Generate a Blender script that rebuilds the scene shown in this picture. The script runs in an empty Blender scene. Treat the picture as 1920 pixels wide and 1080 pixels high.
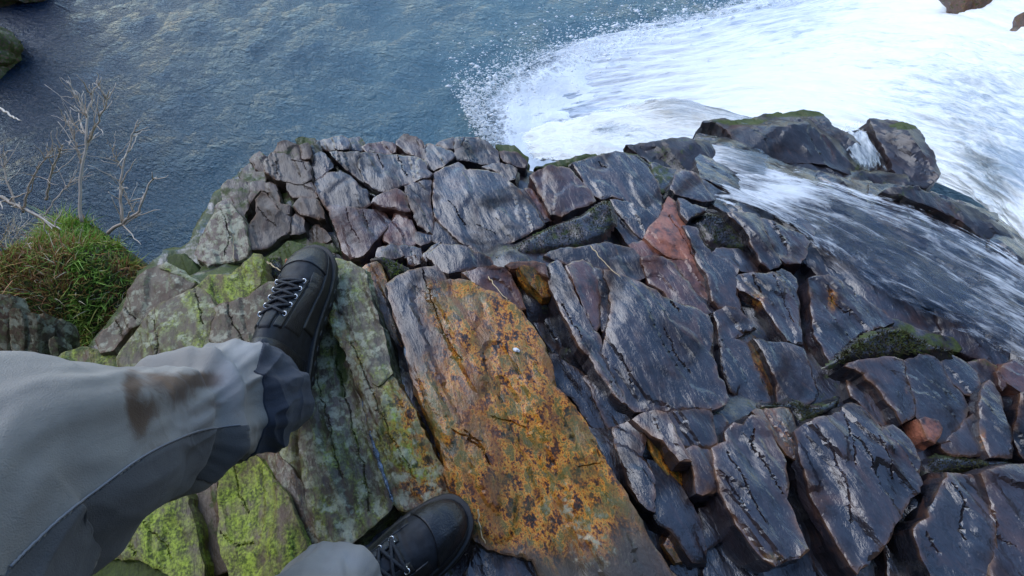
import bpy, bmesh, math, random
import numpy as np
from mathutils import Vector, Matrix, geometry

# ------------------------------------------------------------------ camera, sky, sun, exposure
scene = bpy.context.scene
FPX = 1000.0                      # focal length in pixels of a 1920 px wide frame
PITCH = math.radians(60.0)        # looking down from the horizontal
CAMZ = 0.88
cam_data = bpy.data.cameras.new('camera')
cam_data.sensor_width = 36.0
cam_data.lens = 36.0 * FPX / 1920.0
cam_data.clip_start = 0.02
cam_data.clip_end = 500.0
cam = bpy.data.objects.new('camera', cam_data)
scene.collection.objects.link(cam)
cam.location = (0, 0, CAMZ)
cam.rotation_euler = (math.pi / 2 - PITCH, 0, 0)
scene.camera = cam

SUN_EL, SUN_AZ = 42.0, -62.0      # soft daylight from the left, beyond the pool
world = bpy.data.worlds.new('World'); scene.world = world
world.use_nodes = True
wn = world.node_tree.nodes; wl = world.node_tree.links
bg = wn['Background']
sky = wn.new('ShaderNodeTexSky'); sky.sky_type = 'NISHITA'; sky.sun_disc = False
sky.sun_elevation = math.radians(SUN_EL); sky.sun_rotation = math.radians(SUN_AZ)
sky.air_density = 1.0; sky.dust_density = 0.2; sky.ozone_density = 3.0
wl.new(sky.outputs[0], bg.inputs['Color']); bg.inputs['Strength'].default_value = 0.15
sun_d = bpy.data.lights.new('sun', 'SUN'); sun_d.energy = 1.0; sun_d.angle = math.radians(60)
sun_d.color = (1.0, 0.97, 0.93)
sun = bpy.data.objects.new('sun', sun_d); scene.collection.objects.link(sun)
_sd = Vector((math.sin(math.radians(SUN_AZ)) * math.cos(math.radians(SUN_EL)),
              math.cos(math.radians(SUN_AZ)) * math.cos(math.radians(SUN_EL)), math.sin(math.radians(SUN_EL))))
sun.rotation_euler = _sd.to_track_quat('Z', 'Y').to_euler()
vs = scene.view_settings
vs.view_transform = 'Standard'; vs.look = 'None'; vs.gamma = 1.0; vs.use_curve_mapping = False
vs.exposure = 1.2
scene.render.engine = 'CYCLES'
scene.cycles.use_denoising = True
scene.cycles.max_bounces = 6
scene.cycles.transparent_max_bounces = 12
scene.cycles.caustics_reflective = False; scene.cycles.caustics_refractive = False

# ------------------------------------------------------------------ projection helpers (sight lines to real places)
CP = np.array([0, 0, CAMZ])
FW = np.array([0, math.cos(PITCH), -math.sin(PITCH)])
UP = np.array([0, math.sin(PITCH), math.cos(PITCH)])
RT = np.array([1.0, 0, 0])
def ray(p):
    p = np.atleast_2d(np.asarray(p, float))
    return FW + ((p[:, 0] - 960) / FPX)[:, None] * RT + ((540 - p[:, 1]) / FPX)[:, None] * UP
def at_z(p, z):
    d = ray(p); t = (np.asarray(z, float) - CAMZ) / d[:, 2]
    return CP + d * np.asarray(t)[..., None]
def at_plane(p, p0, n):
    d = ray(p); t = ((p0 - CP) @ n) / (d @ n)
    return CP + d * t[:, None]
def at_depth(p, dep):
    return CP + ray(p) * np.asarray(dep, float).reshape(-1, 1)
def proj(P):
    q = np.atleast_2d(P) - CP; dep = q @ FW
    return np.stack([960 + FPX * (q @ RT) / dep, 540 - FPX * (q @ UP) / dep], 1)
def T(o, s, pts): return [(o[0] + x / s, o[1] + y / s) for x, y in pts]
R5 = lambda *p: T((400, 230), 3.6, p)
R6 = lambda *p: T((800, 260), 3.176, p)
R7 = lambda *p: T((1250, 350), 2.634, p)
R4 = lambda *p: T((0, 400), 3.0, p)
R3 = lambda *p: T((1200, 0), 2.571, p)
S3 = lambda *p: T((600, 460), 2.7, p)
S4 = lambda *p: T((940, 460), 3.177, p)
S5 = lambda *p: T((800, 780), 3.49, p)
S6 = lambda *p: T((1150, 720), 3.0, p)
S7 = lambda *p: T((1480, 600), 2.25, p)
S8 = lambda *p: T((140, 840), 3.43, p)
PX = lambda *p: list(p)

# ------------------------------------------------------------------ numpy noise
def _h(ix, iy, s):
    h = (ix.astype(np.int64) * 374761393 + iy.astype(np.int64) * 668265263 + s * 144269504) & 0xffffffff
    h = ((h ^ (h >> 13)) * 1274126177) & 0xffffffff
    return ((h ^ (h >> 16)) & 0xffff) / 65535.0
def vn(x, y, s=0):
    x = np.asarray(x, float); y = np.asarray(y, float)
    ix = np.floor(x); iy = np.floor(y); fx = x - ix; fy = y - iy
    fx = fx * fx * fx * (fx * (fx * 6 - 15) + 10); fy = fy * fy * fy * (fy * (fy * 6 - 15) + 10)
    a = _h(ix, iy, s); b = _h(ix + 1, iy, s); c = _h(ix, iy + 1, s); d = _h(ix + 1, iy + 1, s)
    return (a * (1 - fx) + b * fx) * (1 - fy) + (c * (1 - fx) + d * fx) * fy
def fbm(x, y, s=0, o=4):
    r = 0; a = .5; n = 0
    for k in range(o):
        r = r + a * vn(x, y, s + 17 * k); n += a; x = x * 2.03 + 5.1; y = y * 2.03 - 3.7; a *= .5
    return r / n
def sstep(a, b, x):
    t = np.clip((x - a) / (b - a), 0, 1); return t * t * (3 - 2 * t)
_a = at_z([(722, 530), (845, 890)], 0.0); STR = (_a[1] - _a[0])[:2]; STR /= np.linalg.norm(STR)
STRANG = math.atan2(STR[1], STR[0])
def uv_strike(P): return P[:, 0] * STR[0] + P[:, 1] * STR[1], -P[:, 0] * STR[1] + P[:, 1] * STR[0]

# ------------------------------------------------------------------ object helpers
COL = scene.collection
def link(name, me, mat, parent=None, origin=None):
    o = bpy.data.objects.new(name, me); COL.objects.link(o)
    if mat is not None and not me.materials: me.materials.append(mat)
    if parent is not None: o.parent = parent
    return o
def mesh_np(name, V, F, smooth=True, origin=None):
    V = np.asarray(V, float)
    if origin is not None: V = V - np.asarray(origin, float)
    me = bpy.data.meshes.new(name)
    me.from_pydata(V.tolist(), [], [tuple(int(i) for i in f) for f in F])
    if smooth: me.polygons.foreach_set('use_smooth', [True] * len(me.polygons))
    me.update(); return me
def attr(me, name, vals):
    a = me.attributes.new(name, 'FLOAT', 'POINT'); a.data.foreach_set('value', np.asarray(vals, np.float32))
def attr4(me, name, vals):
    a = me.attributes.new(name, 'FLOAT_COLOR', 'POINT'); a.data.foreach_set('color', np.asarray(vals, np.float32).ravel())
def tag(o, label=None, cat=None, group=None, kind=None):
    if label: o['label'] = label
    if cat: o['category'] = cat
    if group: o['group'] = group
    if kind: o['kind'] = kind
    return o
def empty(name, loc=(0, 0, 0)):
    o = bpy.data.objects.new(name, None); o.empty_display_size = .05; COL.objects.link(o); o.location = loc; return o

# ------------------------------------------------------------------ node helper
class NT:
    def __init__(s, name):
        s.m = bpy.data.materials.new(name); s.m.use_nodes = True; s.t = s.m.node_tree
        for n in list(s.t.nodes): s.t.nodes.remove(n)
        s.out = s.n('ShaderNodeOutputMaterial')
    def n(s, typ, ins=None, **kw):
        nd = s.t.nodes.new(typ)
        for k, v in kw.items(): setattr(nd, k, v)
        if ins:
            for k, v in ins.items(): s.set(nd.inputs[k], v)
        return nd
    def set(s, sock, v):
        if hasattr(v, 'is_output') or isinstance(v, bpy.types.NodeSocket): s.t.links.new(v, sock)
        else:
            if isinstance(v, (tuple, list)) and len(v) == 3 and sock.type == 'RGBA': v = (*v, 1)
            sock.default_value = v
    def math(s, op, a, b=0.0, c=None, clamp=False):
        nd = s.n('ShaderNodeMath', operation=op); nd.use_clamp = clamp
        s.set(nd.inputs[0], a); s.set(nd.inputs[1], b)
        if c is not None: s.set(nd.inputs[2], c)
        return nd.outputs[0]
    def mix(s, f, a, b, mode='MIX'):
        nd = s.n('ShaderNodeMix', data_type='RGBA', blend_type=mode)
        s.set(nd.inputs[0], f); s.set(nd.inputs[6], a); s.set(nd.inputs[7], b); return nd.outputs[2]
    def noise(s, vec, scale, detail=5.0, rough=.55, dist=0.0):
        nd = s.n('ShaderNodeTexNoise', {'Scale': scale, 'Detail': detail, 'Roughness': rough, 'Distortion': dist})
        s.set(nd.inputs['Vector'], vec); return nd.outputs['Fac']
    def ramp(s, f, stops):
        nd = s.n('ShaderNodeValToRGB'); r = nd.color_ramp
        while len(r.elements) < len(stops): r.elements.new(.5)
        for e, (p, c) in zip(r.elements, stops):
            e.position = p; e.color = (*c, 1) if len(c) == 3 else c
        s.set(nd.inputs[0], f); return nd.outputs[0]
    def step(s, f, a, b):
        nd = s.n('ShaderNodeMapRange', interpolation_type='SMOOTHSTEP'); s.set(nd.inputs[0], f)
        s.set(nd.inputs[1], a); s.set(nd.inputs[2], b); return nd.outputs[0]
    def mapping(s, vec, rot=0.0, scale=(1, 1, 1)):
        r = s.n('ShaderNodeVectorRotate', rotation_type='Z_AXIS'); s.set(r.inputs['Vector'], vec); r.inputs['Angle'].default_value = rot
        m = s.n('ShaderNodeMapping'); s.set(m.inputs['Vector'], r.outputs[0]); m.inputs['Scale'].default_value = scale
        return m.outputs[0]
    def pos(s): return s.n('ShaderNodeNewGeometry').outputs['Position']
    def attr(s, name): return s.n('ShaderNodeAttribute', attribute_name=name)
    def bump(s, h, strength, dist, prev=None):
        b = s.n('ShaderNodeBump', {'Strength': strength, 'Distance': dist}); s.set(b.inputs['Height'], h)
        if prev is not None: s.set(b.inputs['Normal'], prev)
        return b.outputs[0]
    def princ(s, **kw):
        p = s.n('ShaderNodeBsdfPrincipled')
        for k, v in kw.items(): s.set(p.inputs[k.replace('_', ' ')], v)
        return p
    def done(s, sh): s.t.links.new(sh, s.out.inputs['Surface']); return s.m

def rock_material():
    k = NT('slate_rock'); P = k.pos()
    st1 = k.mapping(P, -STRANG, (11, 30, 22))
    st2 = k.mapping(P, -STRANG, (52, 150, 110))
    st3 = k.mapping(P, -STRANG, (34, 58, 46))
    nbig = k.noise(P, 7.0, 3, .55)
    nmid = k.noise(P, 38.0, 4, .6)
    nfine = k.noise(P, 240.0, 2, .6)
    nst1 = k.noise(st1, 1.0, 5, .66, .7)
    nst2 = k.noise(st2, 1.0, 4, .68, .9)
    nst3 = k.noise(st3, 1.0, 5, .74, .25)
    zone = k.attr('zone'); sep = k.n('ShaderNodeSeparateColor'); k.set(sep.inputs[0], zone.outputs['Color'])
    stain, lich, green = sep.outputs[0], sep.outputs[1], sep.outputs[2]
    wet = zone.outputs['Alpha']
    edge = k.attr('edge').outputs['Fac']; red = k.attr('red').outputs['Fac']; moss = k.attr('moss').outputs['Fac']
    rnd = k.n('ShaderNodeObjectInfo').outputs['Random']
    base = k.mix(k.step(nbig, .32, .68), (.004, .0052, .0085), (.016, .018, .027))
    base = k.mix(k.step(nst1, .42, .72), base, (.026, .023, .028))
    base = k.mix(k.math('MULTIPLY', k.step(nst2, .52, .80), .5), base, (.008, .008, .010))
    base = k.mix(k.step(wet, .6, .1), base, k.mix(nst1, (.05, .042, .030), (.15, .125, .085)))
    base = k.mix(k.math('MULTIPLY', rnd, .5), base, k.mix(1.0, base, (2.3, 1.5, 1.25), 'MULTIPLY'))
    # iron bleed along the foliation
    rust = k.math('MULTIPLY', k.step(k.noise(st1, .45, 4, .7, .8), .53, .72), .75)
    base = k.mix(rust, base, (.085, .042, .030))
    base = k.mix(k.math('MULTIPLY', red, k.step(nmid, .25, .6)), base, (.36, .13, .075))
    rim = k.step(k.math('MULTIPLY_ADD', k.math('POWER', edge, .4), .55, k.math('MULTIPLY', nst1, .7)), .58, .85)
    base = k.mix(k.math('MULTIPLY', rim, .38), base, k.mix(nmid, (.035, .016, .009), (.12, .055, .026)))
    # ochre crust
    och = k.ramp(k.math('ADD', k.math('MULTIPLY', nst3, .62), k.math('MULTIPLY_ADD', nmid, .18, k.math('MULTIPLY', nfine, .20))),
                 [(.36, (.008, .006, .005)), (.43, (.03, .014, .007)), (.46, (.15, .045, .008)), (.49, (.52, .17, .012)), (.515, (.56, .27, .04)),
                  (.55, (.05, .055, .014)), (.58, (.26, .18, .035)), (.62, (.035, .03, .03)), (.66, (.30, .17, .10)), (.75, (.42, .31, .19))])
    och = k.mix(k.math('MULTIPLY', k.step(k.noise(P, 13.0, 4, .65, .5), .48, .60), .7), och, k.mix(nst3, (.02, .018, .008), (.13, .125, .03)))
    och = k.mix(k.math('MULTIPLY', k.step(k.noise(st1, .55, 4, .65, .5), .50, .62), .65), och, k.mix(nst3, (.03, .012, .006), (.28, .09, .02)))
    sm = k.step(k.math('ADD', k.math('MULTIPLY', nst1, .6), k.math('MULTIPLY', stain, .72)), .52, .92)
    base = k.mix(sm, base, och)
    # green algae film
    gm = k.step(k.math('ADD', k.math('ADD', k.math('MULTIPLY', nst1, .55), k.math('MULTIPLY', nmid, .35)), k.math('MULTIPLY', green, .36)), .66, .90)
    gcol = k.mix(k.step(k.math('MULTIPLY_ADD', nst3, .6, k.math('MULTIPLY', nfine, .4)), .38, .62), (.045, .065, .010), (.34, .42, .05))
    base = k.mix(gm, base, gcol)
    # pale crust lichen in blotches
    vor = k.n('ShaderNodeTexVoronoi', {'Scale': 62.0, 'Randomness': 1.0}); 
    wob = k.n('ShaderNodeVectorMath', operation='ADD'); k.set(wob.inputs[0], P)
    nz = k.n('ShaderNodeTexNoise', {'Scale': 60.0, 'Detail': 3.0}); k.set(nz.inputs['Vector'], P)
    scl = k.n('ShaderNodeVectorMath', operation='SCALE'); k.set(scl.inputs[0], nz.outputs['Color']); scl.inputs[3].default_value = .03
    k.set(wob.inputs[1], scl.outputs[0]); k.set(vor.inputs['Vector'], wob.outputs[0])
    lm = k.math('MULTIPLY', k.step(vor.outputs['Distance'], .62, .38), k.step(k.math('ADD', nst3, k.math('MULTIPLY', lich, .42)), .70, .86))
    lm2 = k.step(k.math('ADD', nmid, k.math('MULTIPLY', lich, .34)), .76, .86)
    lcol = k.mix(k.step(nmid, .3, .7), (.13, .15, .055), (.46, .45, .33))
    base = k.mix(k.math('MULTIPLY', lich, k.math('MAXIMUM', lm, lm2)), base, lcol)
    dk = k.math('MULTIPLY', lich, k.step(k.noise(st3, 1.7, 5, .65), .56, .68))
    base = k.mix(dk, base, (.05, .034, .017))
    # worn tan edges, with light-catching rims put into the colour
    em = k.math('MULTIPLY', edge, k.step(k.math('MULTIPLY_ADD', nmid, .6, k.math('MULTIPLY', nbig, .4)), .42, .60))
    base = k.mix(k.math('MULTIPLY', em, .7), base, k.mix(nst3, (.14, .05, .018), (.36, .21, .12)))
    mm = k.step(k.math('ADD', nmid, moss), .85, 1.05)
    base = k.mix(mm, base, k.mix(nfine, (.018, .026, .006), (.075, .10, .018)))
    fine = k.step(nfine, .3, .75)
    base = k.mix(k.math('MULTIPLY', fine, .35), base, k.mix(1.0, base, (1.6, 1.55, 1.5), 'MULTIPLY'))
    drier = k.math('MAXIMUM', k.math('MAXIMUM', gm, mm), k.math('MULTIPLY', lich, lm2))
    wetf = k.math('MULTIPLY', wet, k.math('SUBTRACT', 1.0, k.math('MULTIPLY', drier, .8)))
    rough = k.math('ADD', k.math('SUBTRACT', .80, k.math('MULTIPLY', wetf, .46)), k.math('MULTIPLY', k.math('SUBTRACT', nfine, .5), .2))
    hh = k.math('MULTIPLY', nst1, .0055)
    hh = k.math('MULTIPLY_ADD', nst2, .0019, hh); hh = k.math('MULTIPLY_ADD', nmid, .0007, hh); hh = k.math('MULTIPLY_ADD', nfine, .0005, hh)
    b4 = k.bump(hh, 1.0, 1.0)
    p = k.princ(Base_Color=base, Roughness=rough, Normal=b4, Coat_Weight=k.math('MULTIPLY', wetf, k.step(k.noise(P, 9.0, 4, .6, .4), .30, .56)), Coat_Roughness=.09, Coat_IOR=1.9)
    k.set(p.inputs['Coat Normal'], k.bump(hh, .55, 1.0))
    k.set(p.inputs['Specular IOR Level'], k.math('SUBTRACT', .32, k.math('MULTIPLY', wetf, .20)))
    return k.done(p.outputs[0])
ROCK = rock_material()

def simple_mat(name, col, rough=.6, bumpscale=None, bstr=.3, col2=None, nscale=60, spec=.5, metallic=0.0, bdist=.002, coat=0.0):
    k = NT(name); P = k.n('ShaderNodeTexCoord').outputs['Object']
    c = col
    if col2 is not None: c = k.mix(k.step(k.noise(P, nscale, 5, .6), .35, .68), col, col2)
    p = k.princ(Base_Color=c, Roughness=rough, Metallic=metallic)
    p.inputs['Specular IOR Level'].default_value = spec; p.inputs['Coat Weight'].default_value = coat
    if bumpscale: k.set(p.inputs['Normal'], k.bump(k.noise(P, bumpscale, 4, .6), bstr, bdist))
    return k.done(p.outputs[0])

# ------------------------------------------------------------------ the rock outcrop: slabs
SLABS = []            # centroid x, y, z for the bed rock beneath
def inside(P, poly):
    x, y = P[:, 0], P[:, 1]; r = np.zeros(len(P), bool); n = len(poly)
    for i in range(n):
        x0, y0 = poly[i]; x1, y1 = poly[(i + 1) % n]
        if y0 == y1: continue
        c = ((y0 > y) != (y1 > y)) & (x < (x1 - x0) * (y - y0) / (y1 - y0) + x0); r ^= c
    return r
def segdist(P, A, B):
    d = np.full(len(P), 1e9)
    for a, b in zip(A, B):
        ab = b - a; L = ab @ ab + 1e-12
        t = np.clip(((P - a) @ ab) / L, 0, 1); q = P - a - t[:, None] * ab
        d = np.minimum(d, np.einsum('ij,ij->i', q, q))
    return np.sqrt(d)
def gauss(px, blobs):
    r = np.zeros(len(px))
    for x, y, sx, sy, a in blobs: r += a * np.exp(-((px[:, 0] - x) / sx) ** 2 - ((px[:, 1] - y) / sy) ** 2)
    return r

outcrop_parent = None
_seed = [11]
def slab(pts, z, tilt=None, th=.16, stain=0., lich=0., green=0., wet=1., red=0., moss=0., edge=1., amp=1., grooves=(), sp=.0052, gap=-.0038,
         dome=0., zones=None, name='rock_slab', label=None):
    _seed[0] += 1; sd = _seed[0]; rng = random.Random(sd)
    if tilt is None: tilt = (rng.uniform(-.07, .07), rng.uniform(-.07, .07))
    px = np.array(pts, float)
    c0 = at_z([px.mean(0)], z)[0]
    n = np.array([-tilt[0], -tilt[1], 1.0])
    W = at_plane(px, c0, n)[:, :2]
    area = 0.5 * np.sum(W[:, 0] * np.roll(W[:, 1], -1) - np.roll(W[:, 0], -1) * W[:, 1])
    if area < 0: W = W[::-1]
    SLABS.append((c0[0], c0[1], z, math.sqrt(abs(area))))
    # dense jagged outline
    bl = []
    for i in range(len(W)):
        a, b = W[i], W[(i + 1) % len(W)]; L = np.linalg.norm(b - a)
        if L < 1e-5: continue
        k = max(1, int(L / .008)); nrm = np.array([b[1] - a[1], a[0] - b[0]]) / L
        tt = np.arange(k) / k
        q = a + (b - a) * tt[:, None]
        w = np.minimum(tt, 1 - tt) * L
        j = (vn(q[:, 0] * 60, q[:, 1] * 60, sd) - .5) * .0055 + (vn(q[:, 0] * 190, q[:, 1] * 190, sd + 1) - .5) * .004
        bl.append(q + nrm * (j * np.clip(w / .012, 0, 1) - gap)[:, None])
    B = np.vstack(bl); keep = np.linalg.norm(B - np.roll(B, 1, 0), axis=1) > .0012; B = B[keep]; nb = len(B)
    A0, A1 = B, np.roll(B, -1, 0)
    lo, hi = B.min(0), B.max(0)
    big = max(hi - lo)
    if big > .5: sp *= 1.25
    gx = np.arange(lo[0], hi[0], sp); gy = np.arange(lo[1], hi[1], sp * .866)
    G = np.array([(x + (j % 2) * sp / 2, y) for j, y in enumerate(gy) for x in gx]) if len(gx) and len(gy) else np.zeros((0, 2))
    rs = np.random.RandomState(sd); G = G + rs.uniform(-.22, .22, G.shape) * sp
    tn = np.roll(B, -1, 0) - np.roll(B, 1, 0); tn /= np.linalg.norm(tn, axis=1)[:, None] + 1e-9
    inn = np.stack([-tn[:, 1], tn[:, 0]], 1)
    ring = B + inn * .003
    GL = []; gseg = []
    for gp, gw, gd in grooves:
        gw = .0009 + gw * .12; gd = .002 + gd * .16
        g = at_plane(np.array(gp, float), c0, n)[:, :2]; line = []
        for i in range(len(g) - 1):
            k = max(1, int(np.linalg.norm(g[i + 1] - g[i]) / .005)); line.append(g[i] + (g[i + 1] - g[i]) * (np.arange(k) / k)[:, None])
        line = np.vstack(line); 
        line = line + (np.stack([vn(line[:, 0] * 70, line[:, 1] * 70, sd + 5), vn(line[:, 0] * 70, line[:, 1] * 70, sd + 6)], 1) - .5) * .006
        if len(line) > 2:
            t_ = np.gradient(line, axis=0); t_ /= np.linalg.norm(t_, axis=1)[:, None] + 1e-9; q = np.stack([-t_[:, 1], t_[:, 0]], 1)
            GL += [line, line + q * gw, line - q * gw]; gseg.append((line, gw, gd))
    extra = np.vstack([ring] + GL)
    Q = np.vstack([G, extra]) if len(G) else extra
    Q = Q[inside(Q, B)]
    if len(Q):
        dq = segdist(Q, A0, A1); Q = Q[dq > .0016]
    allv = np.vstack([B, Q]) if len(Q) else B
    res = geometry.delaunay_2d_cdt([Vector(v) for v in allv.tolist()], [], [list(range(nb))], 1, 1e-5)
    V2 = np.array([tuple(v) for v in res[0]]); FC = res[2]; orig = res[3]
    mp = {}
    for i, ol in enumerate(orig):
        for o in ol:
            if o < nb: mp[o] = i
    d = segdist(V2, A0, A1)
    P3 = np.zeros((len(V2), 3)); P3[:, :2] = V2
    u, v = uv_strike(P3)
    zz = c0[2] + (V2[:, 0] - c0[0]) * tilt[0] + (V2[:, 1] - c0[1]) * tilt[1]
    ew = sstep(0, .03, d)
    hgt = (fbm(u * 6, v * 9, 3) - .5) * .008 * amp
    size = math.sqrt(abs(area)); fac = np.full(len(V2), 1e9); cq = V2 - V2.mean(0)
    for _k in range(6):
        a_ = rng.uniform(0, 6.283); sl = rng.uniform(.02, .15); c_ = np.array([rng.uniform(-.35, .35), rng.uniform(-.35, .35)]) * size
        fac = np.minimum(fac, ((cq - c_) @ np.array([math.cos(a_), math.sin(a_)])) * sl + rng.uniform(.0, .006))
    hgt += np.clip(fac - np.median(fac), -.008, .006) * amp
    ter = fbm(u * 3.2 + sd * 3.1, v * 12, 8, 2)
    for k_, th_ in enumerate((.36, .52, .66)): hgt += (sstep(th_ - .018, th_ + .018, ter + (vn(u * 40, v * 80, 4) - .5) * .02) - .5) * .0048 * amp
    hgt += (fbm(u * 14, v * 95, 21, 3) - .5) * .0036 * amp
    hgt += (fbm(u * 40, v * 190, 31, 2) - .5) * .0010 * amp
    bev = .0008 + .009 * vn(V2[:, 0] * 38, V2[:, 1] * 38, sd + 9) ** 2.5
    drop = bev * .45 * np.clip(1 - d / bev, 0, 1) ** 1.6
    zz = zz + hgt * (.75 + .25 * ew) - drop
    if dome:
        zz += dome * sstep(0, .16, d)
    for line, gw, gd in gseg:
        ds = segdist(V2, line[:-1], line[1:]); zz -= gd * np.clip(1 - ds / gw, 0, 1) ** .7
    # skirts
    prof = [(.0035, .0006), (.010, .001), (.022, .002), (.04, .004), (.07, .006), (.11, .009), (max(.15, th), .012)]
    prof = [p_ for p_ in prof if p_[0] < th] + [(th, .06 * th)]
    verts = [np.column_stack([V2, zz])]; faces = [tuple(f) for f in FC]
    bi = np.array([mp.get(i, -1) for i in range(nb)]); ok = bi >= 0; bi = bi[ok]; Bn = -inn[ok]; m = len(bi)
    prev = bi; off = len(V2); top = np.column_stack([V2[bi], zz[bi]])
    tcum = np.cumsum(np.r_[0, np.linalg.norm(np.diff(B[ok], axis=0), axis=1)])
    ringsE = []
    for r_, (dz, o_) in enumerate(prof):
        jit = (vn(tcum * 45, np.full(m, dz * 260.), sd + 40) - .5) * .008 * min(1, dz / .02) + (vn(tcum * 12, np.full(m, dz * 90.), sd + 41) - .5) * .014 * min(1, dz / .04)
        q = top.copy(); q[:, :2] += Bn * (o_ + jit)[:, None]; q[:, 2] -= dz * (1 + .25 * (vn(tcum * 20, np.zeros(m), sd + 44) - .5))
        verts.append(q); idx = np.arange(off, off + m); off += m
        for i in range(m):
            j = (i + 1) % m; faces.append((prev[i], idx[i], idx[j], prev[j]))
        prev = idx; ringsE.append(max(0, 1 - dz / .008))
    V = np.vstack(verts)
    me = mesh_np(name, V, faces, True, c0)
    me.set_sharp_from_angle(angle=math.radians(17))
    pp = proj(V)
    nt = len(V)
    z4 = np.zeros((nt, 4)); z4[:, 0] = stain; z4[:, 1] = lich; z4[:, 2] = green; z4[:, 3] = wet
    ms = np.full(nt, moss)
    if zones:
        for ch, blobs in zones.items():
            g_ = gauss(pp, blobs)
            if ch == 4: ms += g_
            else: z4[:, ch] = np.clip(z4[:, ch] + g_, 0, 1.2)
    attr4(me, 'zone', z4)
    ed = np.concatenate([np.exp(-d / .0048)] + [np.full(m, e * .8) for e in ringsE]) * edge
    attr(me, 'edge', ed); attr(me, 'red', np.full(nt, red)); attr(me, 'moss', ms)
    o = link(name, me, ROCK, outcrop_parent); o.location = c0
    if label: o['label'] = label
    SLAB_OBJS.append(o)
    return o
SLAB_OBJS = []

def build_slabs():
    ZU = -.17
    # --- far ledge, left of the long open joint
    L = dict(wet=.35, lich=.25, green=.12, moss=.18, edge=.5)
    slab(R5((350,250),(400,190),(480,205),(530,245),(640,265),(652,380),(590,400),(500,380),(420,370),(350,330)), ZU+.02, grooves=[(R5((420,260),(435,360)),.004,.012),(R5((520,240),(600,265),(640,330)),.003,.01)], **L)
    slab(R5((590,150),(642,140),(646,245),(600,238)), ZU+.02, **L)
    slab(R5((400,185),(440,140),(500,120),(580,150),(582,238),(520,235),(480,200)), ZU+.015, **{**L,'moss':.35})
    slab(R5((560,110),(600,95),(680,100),(680,140),(590,148)), ZU-.01, **{**L,'moss':.5})
    slab(R5((355,400),(415,425),(428,462),(395,472),(358,460)), ZU+.01, **L)
    slab(R5((500,385),(590,402),(660,405),(692,500),(610,492),(535,490),(500,440)), ZU+.015, **L)
    slab(R5((235,690),(290,600),(280,500),(330,460),(370,510),(425,585),(505,630),(500,720),(480,740),(420,770),(350,830),(230,850),(215,720)), ZU+.03, grooves=[(R5((300,560),(350,640),(420,700)),.003,.006)], **L)
    slab(R5((390,472),(432,470),(450,560),(520,572),(508,625),(430,580),(378,510)), ZU+.02, **L)
    slab(R5((545,560),(605,508),(695,520),(732,600),(738,645),(650,628),(590,610)), ZU+.02, **L)
    slab(R5((510,650),(560,618),(602,640),(612,740),(520,752)), ZU+.015, **L)
    slab(R5((608,752),(690,690),(752,740),(790,800),(720,805),(640,800)), ZU, **L)
    slab(R5((515,760),(600,750),(640,805),(730,812),(800,815),(835,870),(760,860),(640,830),(560,810)), ZU+.0, **{**L,'moss':.5})
    slab(R5((40,540),(95,520),(130,580),(190,650),(212,710),(225,830),(205,900),(130,920),(60,930),(-40,960),(-130,870),(-60,740),(5,620)), ZU+.04, **{**L,'lich':.8,'green':.35}, grooves=[(R5((60,600),(120,760),(60,900)),.004,.012)])
    slab(R5((55,430),(100,380),(180,375),(235,425),(232,540),(195,640),(140,570),(60,505)), ZU+.01, **{**L,'lich':.6,'moss':.4})
    slab(R5((165,335),(240,255),(275,315),(340,330),(345,392),(270,402),(235,400),(190,372)), ZU+.0, **{**L,'lich':.6,'moss':.4})
    slab(R5((250,245),(320,200),(348,230),(345,325),(285,310)), ZU-.005, **{**L,'lich':.5,'moss':.3})
    slab(R5((240,408),(345,398),(358,470),(325,455),(280,490),(240,540)), ZU+.005, **{**L,'lich':.5,'moss':.3})
    slab(R5((345,335),(420,375),(500,390),(495,440),(430,455),(415,420),(350,398)), ZU-.02, **{**L,'moss':.6})
    # --- far ledge, right of the joint
    U = dict(wet=.75, edge=.55)
    slab(R5((705,115),(880,100),(912,120),(908,190),(790,186),(735,168)), ZU-.03, **U)
    slab(R5((925,105),(985,100),(1015,135),(1000,192),(920,186)), ZU-.06, **{**U,'moss':.4})
    slab(R5((1005,150),(1150,120),(1235,150),(1225,190),(1040,192)), ZU-.05, **{**U,'moss':.3,'red':.2})
    slab(R5((1238,115),(1290,83),(1370,108),(1412,140),(1432,246),(1340,212),(1240,145)), ZU-.03, **{**U,'red':.12})
    slab(R5((790,196),(985,194),(975,270),(1010,390),(1060,420),(960,345),(860,272)), ZU, **U)
    slab(R5((1000,194),(1060,195),(1230,205),(1380,235),(1442,266),(1432,320),(1480,365),(1290,418),(1180,470),(1120,460),(1025,395),(985,280)), ZU+.004, grooves=[(R5((1100,200),(1125,260),(1145,310)),.0035,.012),(R5((1240,210),(1270,290),(1310,370)),.003,.01)], **U)
    slab(R5((1425,130),(1470,170),(1520,190),(1600,190),(1640,232),(1570,282),(1500,302),(1448,262)), ZU-.02, **U, grooves=[(R5((1440,150),(1480,220)),.004,.015)])
    slab(R5((1500,140),(1560,115),(1622,100),(1626,180),(1560,168)), ZU-.04, **{**U,'moss':.2})
    slab(R5((1640,105),(1720,100),(1800,105),(1800,250),(1730,255),(1665,235),(1640,220)), ZU-.03, **U, grooves=[(R5((1690,110),(1670,235)),.003,.01)])
    slab(R5((668,230),(730,203),(792,262),(800,302),(740,350),(680,386),(662,320)), ZU, **U)
    slab(R5((808,290),(850,290),(900,350),(860,335),(800,330)), ZU-.03, **{**U,'moss':.5})
    slab(R5((690,402),(770,345),(860,340),(922,370),(982,452),(1035,460),(1052,550),(980,582),(850,572),(760,565),(700,470)), ZU+.006, **{**U,'wet':.6,'edge':.9})
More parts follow.
